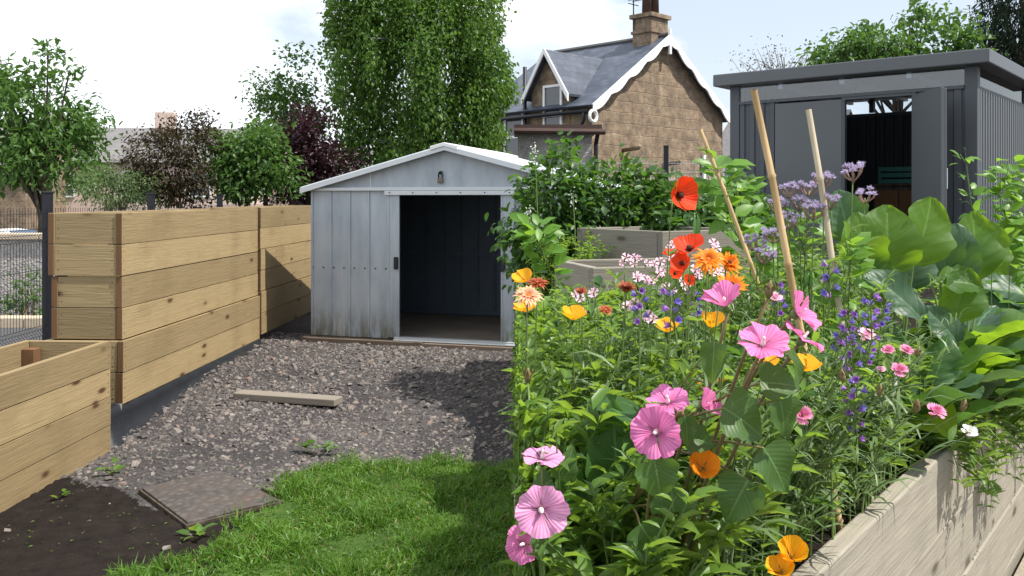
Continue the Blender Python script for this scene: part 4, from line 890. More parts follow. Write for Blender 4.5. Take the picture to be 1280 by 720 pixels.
nb=NB(); b2(nb,(o0,-.028,.03),(o0+.035,.03,PH)); b2(nb,(o1-.02,-.028,.03),(o1+.02,.03,PH)); b2(nb,(o0+.036,-.028,PH-.03),(o1-.021,.03,PH-.003)); obj('door_frame',nb,M['anthracite'],t,True)
# open hinged leaf
nb=NB(); LW=.62; b2(nb,(0,-.035,.04),(LW,0,PH-.03))
for i in range(7):
    c=.07+i*.075; prism(nb,[(c-.02,0,.08),(c-.012,.012,.08),(c+.012,.012,.08),(c+.02,0,.08)],(0,0,PH-.2))
b2(nb,(.02,.0005,1.02),(LW-.05,.02,1.06)); b2(nb,(LW-.045,.0005,.05),(LW,.022,PH-.04))
d=obj('open_door',nb,M['anth_light'],t,True,bevel=.003); d.location=(o1+.02,-.035,0); d.rotation_euler=(0,0,R(-50))
nb=NB(); b2(nb,(LW-.035,.022,.92),(LW-.008,.035,1.12)); h=obj('handle',nb,M['steel_trim'],d,True,bevel=.005)
# things inside
def loc_sh(x,y): c,s=math.cos(th),math.sin(th); return (SX+x*c-y*s,SY+x*s+y*c,TZ+.026)
ca=thing('cupboard','brown wooden cupboard inside the open grey shed','cupboard',loc_sh(1.45,1.7),th)
nb=NB(); b2(nb,(-.3,-.2,0),(.3,.2,.95)); b2(nb,(-.33,-.23,.951),(.33,.22,.985)); obj('carcass',nb,M['bark'],ca,True,bevel=.005)
nb=NB(); b2(nb,(-.28,-.215,.05),(-.01,-.201,.9)); obj('cupboard_door',nb,M['post_wood'],ca,True); nb=NB(); b2(nb,(.01,-.215,.05),(.28,-.201,.9)); obj('cupboard_door',nb,M['post_wood'],ca,True)
q=loc_sh(1.45,1.7); cr=thing('crate','dark teal plastic crate on top of the cupboard in the grey shed','crate',(q[0],q[1],q[2]+.987),th); M['teal']=plain('teal plastic',(.015,.12,.10),.5,.4)
nb=NB(); 
for z in (0,.075,.15): b2(nb,(-.25,-.18,z),(.25,-.16,z+.05)); b2(nb,(-.25,.16,z),(.25,.18,z+.05)); b2(nb,(-.25,-.159,z),(-.23,.159,z+.05)); b2(nb,(.23,-.159,z),(.25,.159,z+.05))
for xx in (-.25,.22):
    for yy in (-.184,.154): b2(nb,(xx,yy,-.0),(xx+.03,yy+.03,.205))
b2(nb,(-.24,-.155,.002),(.24,.155,.012)); obj('crate_body',nb,M['teal'],cr,True)
mw=thing('covered_bundle','rounded black covered bundle on the floor inside the open grey shed','bundle',loc_sh(2.0,1.0),th)
nb=NB(); U_,Vn=12,8; V=[]
for j in range(Vn+1):
    for i in range(U_):
        a=i/U_*6.283; e=j/Vn*1.5; r=math.cos(e)**.6; V.append((.42*r*math.cos(a)*(1+.08*math.sin(3*a)),.3*r*math.sin(a),.1+.62*math.sin(e)*(1+.1*math.cos(a))))
nb.add(V,[[j*U_+i,j*U_+(i+1)%U_,(j+1)*U_+(i+1)%U_,(j+1)*U_+i] for j in range(Vn) for i in range(U_)]); obj('cover',nb,M['plastic_black'],mw,True,smooth=True)
# ================================================================== plants of the flower bed
def inside(x,y,poly=RIM):
    r=False; n=len(poly)
    for i in range(n):
        x1,y1=poly[i]; x2,y2=poly[(i+1)%n]
        if (y1>y)!=(y2>y) and x<(x2-x1)*(y-y1)/(y2-y1)+x1: r=not r
    return r
bedL={k:NB() for k in ('oval','grey','fern','blade','broad')}; bedS=NB()
def px_of(x,y): return 640+F*x/y
def z_at(py,Y): return CH-(py-HY)/F*Y
def sprig(kind,x,y,h,scale=1.0,z0=None,out=0):
    z0=TZ if z0 is None else z0
    lean=Vector((random.gauss(0,.12),random.gauss(0,.12),0)); p0=Vector((x,y,z0)); p2=p0+lean*h*2+Vector((0,0,h)); p1=p0+Vector((0,0,h*.6))
    if out: p2=p0+Vector((.785*out*.5,-.62*out*.5,-.25*out)); p1=p0+Vector((.785*out*.3,-.62*out*.3,h))
    p2.x=max(p2.x,.015); p1.x=max(p1.x,.015)
    pts=bez(p0,p1,p2,5); tube(bedS,pts,[.0035,.003,.0026,.002,.0012],3,cap=False)
    if kind=='oval': n,L,W,T=int(16+h*34),.075*scale,.34,T_L
    elif kind=='broad': n,L,W,T=int(12+h*26),.085*scale,.50,T_L
    elif kind=='grey': n,L,W,T=int(18+h*40),.11*scale,.075,T_S
    elif kind=='fern': n,L,W,T=int(50+h*90),.05*scale,.07,T_D
    else: n,L,W,T=int(10+h*12),.26*scale,.032,T_S
    t=rng.uniform(.08 if kind!='blade' else .0,1,n)**.8; k=np.clip((t*4).astype(int),0,3); f=(t*4-k)[:,None]
    pa=np.array([tuple(q) for q in pts]); b=pa[k]*(1-f)+pa[k+1]*f
    a=rng.uniform(0,6.28,n); up=rng.uniform(.1,.95,n)+.3*t
    if kind=='fern': up=rng.uniform(-.1,.9,n); b=b+rng.normal(size=(n,3))*.022
    if kind=='blade': up=rng.uniform(.8,2.2,n)
    ax=np.stack([np.cos(a),np.sin(a),up],1); nr=np.tile([0,0,1.],(n,1))+.35*rdir(n)
    ax[:,0]=np.where(b[:,0]<.05,np.abs(ax[:,0])*.6-.12,ax[:,0]); b[:,0]=np.maximum(b[:,0],.004*b[:,1]+rng.normal(-.006,.014,n))
    l=rng.uniform(.55,1.15,n)*L*(1.1-.45*t); leaves(bedL[kind],b,ax,nr,l,np.maximum(l*W*rng.uniform(.8,1.2,n),.0022),T,bend=1.6 if kind!='blade' else 3.0)
def ylim(px,Y):
    base=np.interp(px,[640,690,760,830,900,940,1000,1060,1100,1300],[350,352,362,350,335,325,320,330,420,470])
    return max(base,np.interp(Y,[1.2,1.6,2.1,2.6,3.2],[585,505,420,362,300]))
HERO=[(908,382,1.42),(953,432,1.34),(996,392,1.40),(1003,424,1.37),(835,504,1.40),(820,540,1.34),(878,508,1.42),(678,574,1.44),(676,637,1.38),(655,684,1.42),
 (657,389,1.95),(655,352,2.0),(716,399,1.9),(833,414,1.85),(889,409,1.75),(1006,463,1.45),(878,586,1.40),(988,697,1.52),(885,326,1.72),(911,329,1.75),(914,357,1.68),(660,371,1.85),(672,355,1.88),(783,361,2.0),
 (862,313,1.9),(1083,419,1.75),(1110,438,1.8),(1133,438,1.8),(1124,463,1.75),(1170,515,1.75),(1211,540,1.8),(1003,519,1.5),(770,560,1.62),(750,530,1.66),(925,530,1.34),(825,600,1.33),(985,500,1.34),(840,620,1.38),(960,590,1.36)]
def cap(x,y,z,r=46):
    for hx,hy,hY in HERO:
        if y<hY+.02 and abs(px_of(x,y)-hx)<r*1.0*min(1.5,1.4/y+.1): z=min(z,z_at(hy+(70 if hx<720 else 42),y))
    return z
cnt=0; tries=0
while cnt<1500 and tries<90000:
    tries+=1; y=1.24+3.1*random.random()**1.65; x=random.uniform(.0,2.5)
    if not inside(x-.02,y) and not (0.0<x<.06 and 1.3<y<3.2): continue
    px=px_of(x,y)
    if px>1310: continue
    zt=z_at(ylim(px,y)+random.expovariate(1/38.),y); zt=cap(x,y,zt); h=zt-TZ
    if y<1.52 and any(abs(px-q[0])<105 and y<q[2]+.05 and zt>z_at(q[1]+120,y) for q in HERO[7:10]): continue
    if h<.10: continue
    h=min(h,.66)
    if h>.5 and random.random()<.35: h*=.75
    q=math.sin(x*6.1+1)*math.sin(y*5.3)+random.gauss(0,.45)
    kind='oval' if q>-.12 else ('fern' if q<-.75 else 'grey')
    if kind=='oval' and math.sin(x*9+2)*math.sin(y*7+1)+random.gauss(0,.4)>.75 and y>1.8: kind='broad'
    if px>960 and px<1110 and random.random()<.55: kind='grey'
    if y<1.85 and h<.36 and x>.28 and random.random()<.28: kind='blade'
    sprig(kind,x,y,h,random.uniform(.7,1.5)); cnt+=1
for i in range(90):                     # low growth round the beds and before the grey shed
    x=random.uniform(.10,.66); y=random.uniform(6.3,7.1)
    if inside(x,y): sprig('oval',x,y,random.uniform(.25,.6),1.1)
for i in range(150):
    y=random.uniform(4.4,8.3); x=random.uniform(1.55,4.4)
    if not inside(x-.05,y) or abs(x-1.9)<.0: continue
    if px_of(x,y)<905 and y<7: continue
    sprig(random.choice(['oval','oval','fern','grey']),x,y,min(.9,max(.15,z_at(random.uniform(285,330),y)-TZ)),1.2)
for i in range(16):                     # shoots overhanging the bare board side
    u=random.uniform(.12,1); x=.05+2.7*u; y=1.22+3.42*u; sprig(random.choice(['oval','oval','grey']),x-.05,y+.03,random.uniform(.12,.3),.9)
for i in range(46):
    u=random.uniform(.45,1); sprig(random.choice(['oval','oval','oval','fern']),.05+2.7*u-.02,1.22+3.42*u+.02,random.uniform(.1,.26),1.3,out=random.uniform(.25,.6))
def stuff(nb,name,label,cat,mat,**k): o=obj(name,nb,M[mat],**k); tag(o,label,cat,kind='stuff')
stuff(bedL['oval'],'bed_foliage','mixed bright green leafy growth filling the flower bed','foliage','lf_bed',smooth=True)
stuff(bedL['broad'],'broad_foliage','darker broad green leaves between the bright leafy growth of the bed','foliage','lf_hedge',smooth=True)
stuff(bedL['grey'],'slender_foliage','slender grey green leaves between the flowers','foliage','lf_grey',smooth=True)
stuff(bedL['fern'],'ferny_foliage','fine feathery leaves of the poppies in the flower bed','foliage','lf_fern')
stuff(bedL['blade'],'long_grass','long arching grass blades low in the front of the flower bed','grass','lf_bed')
stuff(bedS,'plant_stems','thin green stems crowding the flower bed','stems','stem',smooth=True)

# ------------------------------------------------------------------ flower heads
def petals(nb,n,R_,ang,zf,r0=.002,notch=.0,round_=.25,ripple=.0,twist=.0,wf=lambda u:u**.5,nu=7,nv=9,mat=0,jit=.0,ph=0):
    for i in range(n):
        b=ph+i*2*math.pi/n+random.uniform(-jit,jit); V=[]; sz=1+random.uniform(-.06,.06); rp=random.uniform(0,6)
        for u in np.linspace(0,1,nu):
            for v in np.linspace(-1,1,nv):
                a=b+v*ang*(wf(u) if u>0 else .3); r=(r0+(R_-r0)*u)*sz
                r*=1-round_*v*v*u*u-notch*math.exp(-(v/.22)**2)*u**4+ .02*math.sin(v*11+rp)*u**3
                z=zf(u)*R_+ripple*R_*math.sin(v*4.2+rp)*u*u+twist*R_*v*u+.012*R_*math.sin(v*16+rp)*u
                V.append((r*math.cos(a),r*math.sin(a),z))
        nb.add(V,[[j*nv+k,j*nv+k+1,(j+1)*nv+k+1,(j+1)*nv+k] for j in range(nu-1) for k in range(nv-1)],mat)
T_F=(np.array([[0,0,0],[.75,.5,.12],[1,.34,.1],[.8,.17,.06],[1.06,0,.08],[.8,-.17,.06],[1,-.34,.1],[.75,-.5,.12]]),[np.array([[0,i+1,i] for i in range(1,7)])])
HEAD={}
def head(key,parts): HEAD[key]=parts   # list of (part name, mesh)
def calyx(nb,r,l,mat,n=6):
    lathe(nb,[(r*.35,-l),(r,-l*.5),(r*.8,-.0005)],(0,0,0),n,mat)
for v in range(4):
    for key,pm in (('mallow','p_mallow'),('mallow_pale','p_mallow_pale')):
        nb=NB(); dep=(.42,.62,.30,.9)[v]; petals(nb,5,.037,.74,lambda u:dep*u**1.25-(.16*u**4),notch=.10,round_=.16,ripple=.12,twist=.07,wf=lambda u:.62+.38*u**.6,jit=.05); calyx(nb,.009,.012,1,5)
        n=5; a=np.arange(n)*1.2566+.6; leaves(nb,np.tile([0,0,-.004],(n,1)),np.stack([np.cos(a),np.sin(a),np.full(n,.5)],1),np.tile([0,0,1.],(n,1)),.016,.008,T_L,1)
        me=nb.mesh('mallow petals',[M[pm],M['stem']],True)
        nb=NB(); lathe(nb,[(.004,.001),(.0035,.006),(.0022,.009),(.0026,.014),(.0008,.017)],n=8); c1=nb.mesh('mallow column',[M['centre_pale']],True)
        head(f'{key}{v}',[('petals',me),('centre',c1)])
    for key,pm,R_ in (('ypoppy','p_ypoppy',.027),('opoppy','p_opoppy',.027)):
        nb=NB(); dep=(.75,.55,1.0,.65)[v]; petals(nb,4,R_,1.02,lambda u:dep*u**1.35,round_=.12,ripple=.10,twist=.09,wf=lambda u:.4+.6*u**.6,jit=.08); lathe(nb,[(.0025,-.012),(.004,-.002),(.0055,-.0015),(.002,.0)],n=8,mat=1); me=nb.mesh('poppy petals',[M[pm],M['stem']],True)
        nb=NB(); n=16; ax=rng.normal(size=(n,3))*.35; ax[:,2]=1; leaves(nb,np.zeros((n,3)),ax,rdir(n),.010,.0018,T_D); head(f'{key}{v}',[('petals',me),('stamens',nb.mesh('stamens',[M['centre_yellow']]))])
    nb=NB(); petals(nb,2,.036,1.15,lambda u:.55*u**1.4,round_=.1,ripple=.11,twist=.05,wf=lambda u:.5+.5*u**.5,jit=.1,nu=8,nv=13); petals(nb,2,.034,1.05,lambda u:.75*u**1.3+.03,round_=.1,ripple=.13,twist=-.05,wf=lambda u:.5+.5*u**.5,jit=.1,ph=1.57,nu=8,nv=13); me=nb.mesh('red poppy petals',[M['p_red']],True)
    nb=NB(); lathe(nb,[(.004,0),(.006,.005),(.0065,.011),(.002,.013)],n=9); n=40; ax=rng.normal(size=(n,3))*.8; ax[:,2]=np.abs(ax[:,2])+.4; leaves(nb,np.zeros((n,3)),ax,rdir(n),.012,.0018,T_D); head(f'red{v}',[('petals',me),('centre',nb.mesh('poppy centre',[M['centre_dark']],True))])
    for key,pm in (('orange','p_orange'),('rust','p_rust'),('peach','p_peach')):
        nb=NB()
        for n,L,el,r in ((22,.023,.12,.004),(20,.019,.38,.003),(16,.014,.75,.002)):
            a=np.arange(n)*6.283/n+rng.normal(0,.09,n); bs=np.stack([r*np.cos(a),r*np.sin(a),np.full(n,.001+el*.003)],1); ax=np.stack([np.cos(a),np.sin(a),el+rng.normal(0,.14,n)],1)
            leaves(nb,bs,ax,np.tile([0,0,1.],(n,1))+.15*rdir(n),L*rng.uniform(.8,1.12,n),.0056,T_S,bend=-.6 if v%2 else 1.2)
        calyx(nb,.008,.009,1,8); me=nb.mesh('marigold petals',[M[pm],M['stem']],True)
        nb=NB(); lathe(nb,[(.006,.001),(.0055,.004),(.003,.006),(.0005,.0065)],n=10); head(f'{key}{v}',[('petals',me),('centre',nb.mesh('marigold centre',[M['centre_dark'] if v%2 else M['p_orange']],True))])
    for key,pm in (('corn','p_pink'),('cornpale','p_palepink'),('cornwhite','p_white')):
        nb=NB()
        for n,L,el,r in ((11,.016,.25,.003),(10,.013,.7,.002),(9,.010,1.6,.0015)):
            a=np.arange(n)*6.283/n+rng.normal(0,.15,n); ax=np.stack([np.cos(a),np.sin(a),el+rng.normal(0,.15,n)],1); leaves(nb,np.stack([r*np.cos(a),r*np.sin(a),np.zeros(n)],1),ax,np.tile([0,0,1.],(n,1))+.3*rdir(n),L,L*.62,T_F)
        me=nb.mesh('cornflower florets',[M[pm]],False); nb=NB(); lathe(nb,[(.0015,-.016),(.0055,-.011),(.006,-.006),(.003,.001)],n=8); head(f'{key}{v}',[('petals',me),('calyx',nb.mesh('cornflower calyx',[M['stem_red']],True))])
    nb=NB(); petals(nb,5,.011,.42,lambda u:.15*u,round_=.1,notch=.18,wf=lambda u:.4+.6*u,nu=4,nv=5,jit=.1); lathe(nb,[(.001,-.014),(.003,-.011),(.003,-.004),(.0012,0)],n=5,mat=1); head(f'campion{v}',[('petals',nb.mesh('campion petals',[M['p_palepink'],M['stem']],True))])
    nb=NB()
    for i in range(7):
        a=i*2.2+v; z=-.052+.0095*i; o_=Vector((math.cos(a)*.004,math.sin(a)*.004,z)); n=5; aa=np.arange(n)*1.257; d=Vector((math.cos(a),math.sin(a),.35)).normalized(); s1=d.orthogonal().normalized(); s2=d.cross(s1)
        ax=np.array([tuple(d+(s1*math.cos(q)+s2*math.sin(q))*.42) for q in aa]); leaves(nb,np.tile(tuple(o_),(n,1)),ax,np.tile(tuple(d),(n,1)),.0155,.009,T_D,i%3==0)
    n=16; a=rng.uniform(0,6.28,n); leaves(nb,np.stack([np.zeros(n),np.zeros(n),rng.uniform(-.075,.01,n)],1),np.stack([np.cos(a),np.sin(a),rng.uniform(.4,1.4,n)],1),rdir(n),.02,.004,T_D,2); tube(nb,[(0,0,-.08),(0,0,.012)],[.002,.001],4,2)
    head(f'echium{v}',[('florets',nb.mesh('bugloss spike',[M['p_blue'],M['p_violet'],M['stem']]))])
    nb=NB(); st=NB()
    for i in range(6):
        a=i*1.05+v; rr=.010+.012*random.random(); base=Vector((0,0,-.03)); top=Vector((rr*1.5*math.cos(a),rr*1.5*math.sin(a),random.uniform(-.002,.012)))
        c=bez(base,Vector((top.x*1.2,top.y*1.2,-.012)),top,6); tube(st,c,[.002,.002,.0025,.0032,.0034,.0028],5)
        n=20; d=rdir(n); d[:,2]=np.abs(d[:,2])*.9+.1; bp=np.array(top)+d*.004; leaves(nb,bp,d,rdir(n),.008,.008,T_L); leaves(nb,bp,d+.3*rdir(n),rdir(n),.013,.0008,T_D)
        n=26; k=rng.uniform(0,1,n); ca_=np.array([tuple(q) for q in c]); q=ca_[np.clip((k*5).astype(int),0,5)]; leaves(st,q,rdir(n),rdir(n),.006,.0012,T_D)
    head(f'phacelia{v}',[('florets',nb.mesh('scorpionweed florets',[M['p_lav']])),('coils',st.mesh('scorpionweed coils',[M['phac_stem']]))])
    nb=NB(); lathe(nb,[(.0015,-.012),(.0055,-.006),(.006,.0),(.003,.008),(.0008,.013)],n=7); n=5; a=np.arange(n)*1.257; leaves(nb,np.tile([0,0,-.008],(n,1)),np.stack([np.cos(a)*.5,np.sin(a)*.5,np.ones(n)],1),rdir(n),.02,.006,T_L); head(f'bud{v}',[('bud',nb.mesh('flower bud',[M['stem_red']],True))])

def facing_m(f,spin): return Vector(f).normalized().to_track_quat('Z','Y').to_matrix().to_4x4() @ Matrix.Rotation(spin,4,'Z')
def hero_leaf(nb,base,tip,nrm,W,prof,wave=.05,droop=.15,fold=.12,mat=0,stalk=None,nu=11,nv=9,ph=0,smat=1,lobe=0,quilt=0):
    base,tip=Vector(base),Vector(tip); ax=tip-base; L=ax.length; ax.normalize(); nrm=Vector(nrm); side=ax.cross(nrm).normalized(); up=side.cross(ax)
    V=[];U=[]
    for u in np.linspace(0,1,nu):
        for v in np.linspace(-1,1,nv):
            w_=prof(u)*W/2*(1+ lobe*math.cos(u*21+ph)*abs(v)**2*.5+.03*math.sin(u*31+v*3+ph)*abs(v))
            h=-droop*L*(u-.15)**2+fold*v*v*w_*2.4+wave*L*abs(v)**1.5*math.sin(u*10+ph+(1.3 if v>0 else 0))
            if quilt: h+=quilt*L*(abs(math.sin(math.pi*5.5*(u-.28*abs(v))))**.7)*min(1,abs(v)*3)*(1-abs(v)**5)+quilt*.35*L*math.sin(u*37+v*9+ph)*math.sin(v*23+ph)
            V.append(tuple(base+ax*(L*u)+side*(v*w_)+up*h)); U.append((.5+v/2,u))
    nb.add(V,[[j*nv+k,j*nv+k+1,(j+1)*nv+k+1,(j+1)*nv+k] for j in range(nu-1) for k in range(nv-1)],mat,U)
    rib=[base+ax*(L*u)+up*(-droop*L*(u-.15)**2-.0015) for u in np.linspace(0,.92,6)]
    r=W*.022; pts=rib; rad=[r,r*.85,r*.7,r*.5,r*.35,r*.2]
    if stalk is not None:
        s=Vector(stalk); pts=bez(s,(s+base)/2-ax*.0+Vector((0,0,.02)),base,5)[:-1]+rib; rad=[r*1.3,r*1.25,r*1.2,r*1.1]+rad
    tube(nb,pts,rad,5,smat)
ovate=lambda u: max(.02,math.sin(math.pi*min(1,u*.92+.08)**.72))**.8
broad=lambda u: max(.03,math.sin(math.pi*min(1,u*.95+.05)**.95))**.62
heart=lambda u: max(.03,(math.sin(math.pi*(u*.9+.1)**.55))**.75)
lance=lambda u: max(.02,math.sin(math.pi*min(1,u*.94+.06)**.85))
def bed_flower(name,label,group,heads,base=None,leafmat='lf_bed',nleaf=8,leafL=.06,Wf=.35,stem='stem',sr=.0022,T=T_L,z0=None,cat='flower'):
    """heads: (px,py,Y,key,scale,facing); one plant with a stem to each head"""
    P0=[P(h[0],h[1],h[2]) for h in heads]; bz=TZ if z0 is None else z0
    b=Vector((sum(p.x for p in P0)/len(P0),sum(p.y for p in P0)/len(P0),0))
    if base: b=Vector((base[0],base[1],0))
    else: b+=Vector((random.uniform(-.03,.03),random.uniform(0,.05),0))
    dist=(b.x-.05)*.785-(b.y-1.22)*.62
    if dist>-.06 and b.y<4.6: b-=Vector((.785,-.62,0))*(dist+.06)
    b.x=max(b.x,.03); b.z=bz
    t=thing(name,label,cat,b,0,group); st=NB(); lf=NB(); 
    for (px,py,Y,key,sc,f),p in zip(heads,P0):
        fv=Vector(f).normalized(); end=p-fv*.012*sc; pts=bez(b,Vector((b.x*.4+end.x*.6,b.y*.4+end.y*.6,b.z+(end.z-b.z)*.75))-fv*.03,end,9); tube(st,pts,[sr*(1.25-.06*i) for i in range(9)],5)
        if nleaf:
            n=nleaf; k=rng.integers(1,7,n); a=rng.uniform(0,6.28,n); bp=np.array([tuple(pts[i]) for i in k]); l=leafL*rng.uniform(.6,1.1,n)
            leaves(lf,bp,np.stack([np.cos(a),np.sin(a),rng.uniform(.2,1,n)],1),np.tile([0,0,1.],(n,1))+.3*rdir(n),l,np.maximum(l*Wf,.003),T,bend=1.5)
    obj('stem',st,M[stem],t,smooth=True)
    if nleaf: obj('leaves',lf,M[leafmat],t,smooth=True)
    for (px,py,Y,key,sc,f),p in zip(heads,P0):
        parts=HEAD[key if key[-1].isdigit() else key+str(random.randint(0,3))]
        par=t
        for i,(nm,me) in enumerate(parts):
            o=bpy.data.objects.new('flower' if i==0 else nm,me); COL.objects.link(o)
            if i==0: o.parent=t; o.matrix_local=Matrix.Translation(p-b)@facing_m(f,random.uniform(0,6.28))@Matrix.Scale(sc,4); par=o
            else: o.parent=par
    return t,b
def add_leaves(t,specs,mat,prof,stalk,smat='stem',**k):
    for (bx,by,tx,ty,Y,wpx,n) in specs:
        Yb,Yt=(Y if isinstance(Y,tuple) else (Y,Y)); nb=NB(); hero_leaf(nb,P(bx,by,Yb),P(tx,ty,Yt),n,wpx/F*(Yb+Yt)/2,prof,stalk=stalk,ph=random.uniform(0,6),**k); obj('leaf',nb,[M[mat],M[smat]],t,smooth=True)

# ------------------------------------------------------------------ the mallows
GM='pink mallow plants'
t,b=bed_flower('mallow_plant','tall mallow with five open pink blooms in the middle of the flower bed',GM,[(908,382,1.42,'mallow3',.95,(-.35,-.25,.9)),(953,432,1.34,'mallow0',1.1,(.0,-.55,.85)),(996,392,1.40,'mallow1',1.0,(.75,-.45,.5)),(1003,424,1.37,'mallow2',.95,(.6,-.1,.85)),(962,362,1.42,'bud1',1.2,(.1,-.1,1))],base=(.40,1.42),nleaf=0,sr=.0035,stem='stem_red')
add_leaves(t,[(893,428,889,482,1.38,34,(-.3,-1,.2)),(988,438,1008,500,1.33,24,(.6,-.6,.4)),(950,478,1002,480,1.36,52,(0,-.8,.6)),(905,510,960,545,1.34,70,(-.1,-.75,.65)),(975,500,985,548,1.34,48,(.3,-.9,.3)),(905,440,868,452,1.42,30,(-.2,-.4,.9)),(955,560,990,618,1.36,60,(.1,-.8,.5)),(935,600,905,655,1.36,62,(-.1,-.7,.6))],'lf_mallow',heart,tuple(b+Vector((.0,.0,.40))),droop=.25,wave=.05,lobe=.12,smat='stem_red')
t,b=bed_flower('mallow_plant','mallow with two large pink blooms and a half open one left of the tall mallow',GM,[(835,504,1.40,'mallow2',1.0,(-.2,-.45,.85)),(820,540,1.34,'mallow0',1.1,(-.30,-.95,.15)),(878,508,1.42,'mallow3',.72,(.7,-.35,.5)),(848,520,1.37,'bud0',1.2,(.2,-.6,.6))],base=(.265,1.46),nleaf=0,sr=.003,stem='stem_red')
add_leaves(t,[(818,575,828,628,1.33,56,(0,-.95,.3)),(856,520,862,560,1.36,26,(.2,-.9,.3)),(858,545,895,556,1.40,40,(.1,-.8,.5)),(842,640,838,600,1.38,58,(-.2,-.9,.4)),(800,655,822,690,1.36,52,(-.2,-.8,.5)),(885,520,868,500,1.44,30,(0,-.6,.8))],'lf_mallow',heart,tuple(b+Vector((0,0,.30))),droop=.2,wave=.05,lobe=.15,smat='stem_red')
t,b=bed_flower('mallow_plant','mallow with pale pink wide open blooms at the near left corner of the flower bed',GM,[(678,574,1.44,'mallow_pale2',1.0,(.05,-.15,1)),(676,637,1.34,'mallow_pale0',1.15,(.05,-1,.12)),(654,680,1.42,'mallow2',.85,(-.3,-.8,.2)),(660,470,1.75,'bud2',1.3,(0,-.2,1))],base=(.06,1.5),nleaf=0,sr=.003)
add_leaves(t,[(672,662,700,690,1.37,46,(.1,-.85,.5)),(700,600,718,560,1.50,34,(.3,-.7,.6)),(690,600,660,618,1.45,34,(-.1,-.6,.8))],'lf_mallow',heart,tuple(b+Vector((0,0,.25))),droop=.2,wave=.05,lobe=.12)
# dock with large shaded leaves
bD=Vector((.26,1.78,TZ)); t=thing('dock_plant','broad leaved dock plant with large curled leaves left of the pink mallows','plant',bD)
add_leaves(t,[(772,640,768,500,1.62,84,(.1,-1,.25)),(735,590,752,494,1.66,44,(-.75,-.6,.3)),(745,500,806,530,(1.66,1.58),52,(.1,-.35,.9)),(700,585,725,622,1.6,40,(-.2,-.7,.6)),(728,640,712,600,1.6,36,(.2,-.8,.5))],'lf_dock',lance,tuple(bD),droop=.12,wave=.035)

# ------------------------------------------------------------------ golden poppies
GP='golden poppies of the flower bed'
for px,py,Y,key,sc,f,lb in [
 (657,389,1.95,'ypoppy1',1.0,(-.1,-.3,1),'golden poppy at the left edge of the bed, below the peach marigold'),
 (655,352,2.0,'ypoppy0',.9,(-.2,-.5,.8),'orange yellow poppy highest at the left edge of the bed'),
 (716,399,1.9,'ypoppy0',1.0,(.1,-.35,1),'golden poppy standing alone above the dock leaves'),
 (833,414,1.85,'ypoppy3',1.0,(.0,-.3,1),'golden poppy below the white campions, left of the pair by the mallow'),
 (889,409,1.75,'ypoppy2',.9,(.05,-.35,1),'golden poppy with a green bud before it, just below the pink mallow bloom'),
 (958,456,1.65,'ypoppy1',.85,(.0,-.3,1),'golden poppy half hidden behind the middle mallow bloom'),
 (1006,463,1.45,'ypoppy3',.95,(.1,-.25,1),'golden poppy under the right hand mallow blooms'),
 (878,586,1.40,'opoppy0',.95,(.1,-.75,.65),'deep orange poppy below the mallow leaves, open towards the camera'),
 (988,697,1.52,'ypoppy2',1.0,(.0,-.55,.8),'golden poppy beside the bare boards at the bottom of the bed'),
 (977,716,1.50,'ypoppy0',.9,(-.2,-.4,.9),'lowest golden poppy, cut by the bottom edge beside the boards'),
 (898,480,1.9,'opoppy2',.5,(0,-.4,.9),'very small orange poppy between the mallow stems')]:
    bed_flower('golden_poppy',lb,GP,[(px,py,Y,key,sc,f)],leafmat='lf_fern',nleaf=14,leafL=.04,Wf=.1,T=T_D,sr=.0018)
# ------------------------------------------------------------------ marigolds
GO='marigolds of the flower bed'
for px,py,Y,key,sc,f,lb in [
 (885,326,1.72,'orange0',1.05,(-.1,-.8,.6),'large shaggy orange marigold beside the red poppies'),
 (911,329,1.75,'orange1',.9,(.25,-.75,.6),'orange marigold with a dark centre, right of the shaggy one'),
 (914,357,1.68,'orange3',1.0,(.1,-.65,.75),'orange marigold above the pink mallow, lowest of the orange three'),
 (881,483,1.8,'orange2',.5,(.1,-.7,.7),'tiny orange marigold low between the mallow leaves'),
 (660,371,1.85,'peach0',1.05,(.1,-.6,.8),'peach coloured double marigold at the left edge of the bed'),
 (672,355,1.88,'rust0',.8,(.0,-.35,.95),'rust brown marigold just above the peach one'),
 (783,361,2.0,'rust1',.85,(.05,-.3,1),'rust red marigold in front of the pale board of the lower bed'),
 (757,388,2.05,'rust2',.6,(.1,-.5,.8),'small rust marigold below the white board, left of the campions'),
 (726,365,2.1,'rust3',.55,(-.1,-.4,.9),'small dark marigold with pink flowers beside it'),
 (967,318,2.4,'orange3',.35,(0,-.5,.8),'tiny orange marigold between the two bamboo canes')]:
    bed_flower('marigold',lb,GO,[(px,py,Y,key,sc*1.18,f)],nleaf=9,leafL=.07,Wf=.3,sr=.0022)
# ------------------------------------------------------------------ red poppies
GR='red poppies of the flower bed'
for px,py,Y,key,sc,f,lb in [
 (847,245,1.95,'red0',.98,(.55,-.75,.15),'single tall red poppy standing high above the bed on a thin stem'),
 (862,313,1.9,'red1',.80,(-.2,-.5,.85),'red poppy behind the shaggy orange marigold'),
 (853,330,1.88,'red2',.55,(-.5,-.7,.4),'small red poppy bloom left of the shaggy marigold'),
 (838,320,2.1,'red3',.45,(-.2,-.2,1),'small flat red poppy left of the others in the cluster'),
 (843,342,2.0,'red2',.40,(.2,-.8,.4),'small red poppy low in the cluster among the campions'),
 (861,351,1.95,'red0',.32,(.0,-.9,.4),'smallest red poppy under the marigolds')]:
    bed_flower('red_poppy',lb,GR,[(px,py,Y,key,sc*1.18,f)],leafmat='lf_fern',nleaf=8,leafL=.05,Wf=.2,sr=.0016,base=((px-640)/F*Y-.02*random.random(),Y+.02))
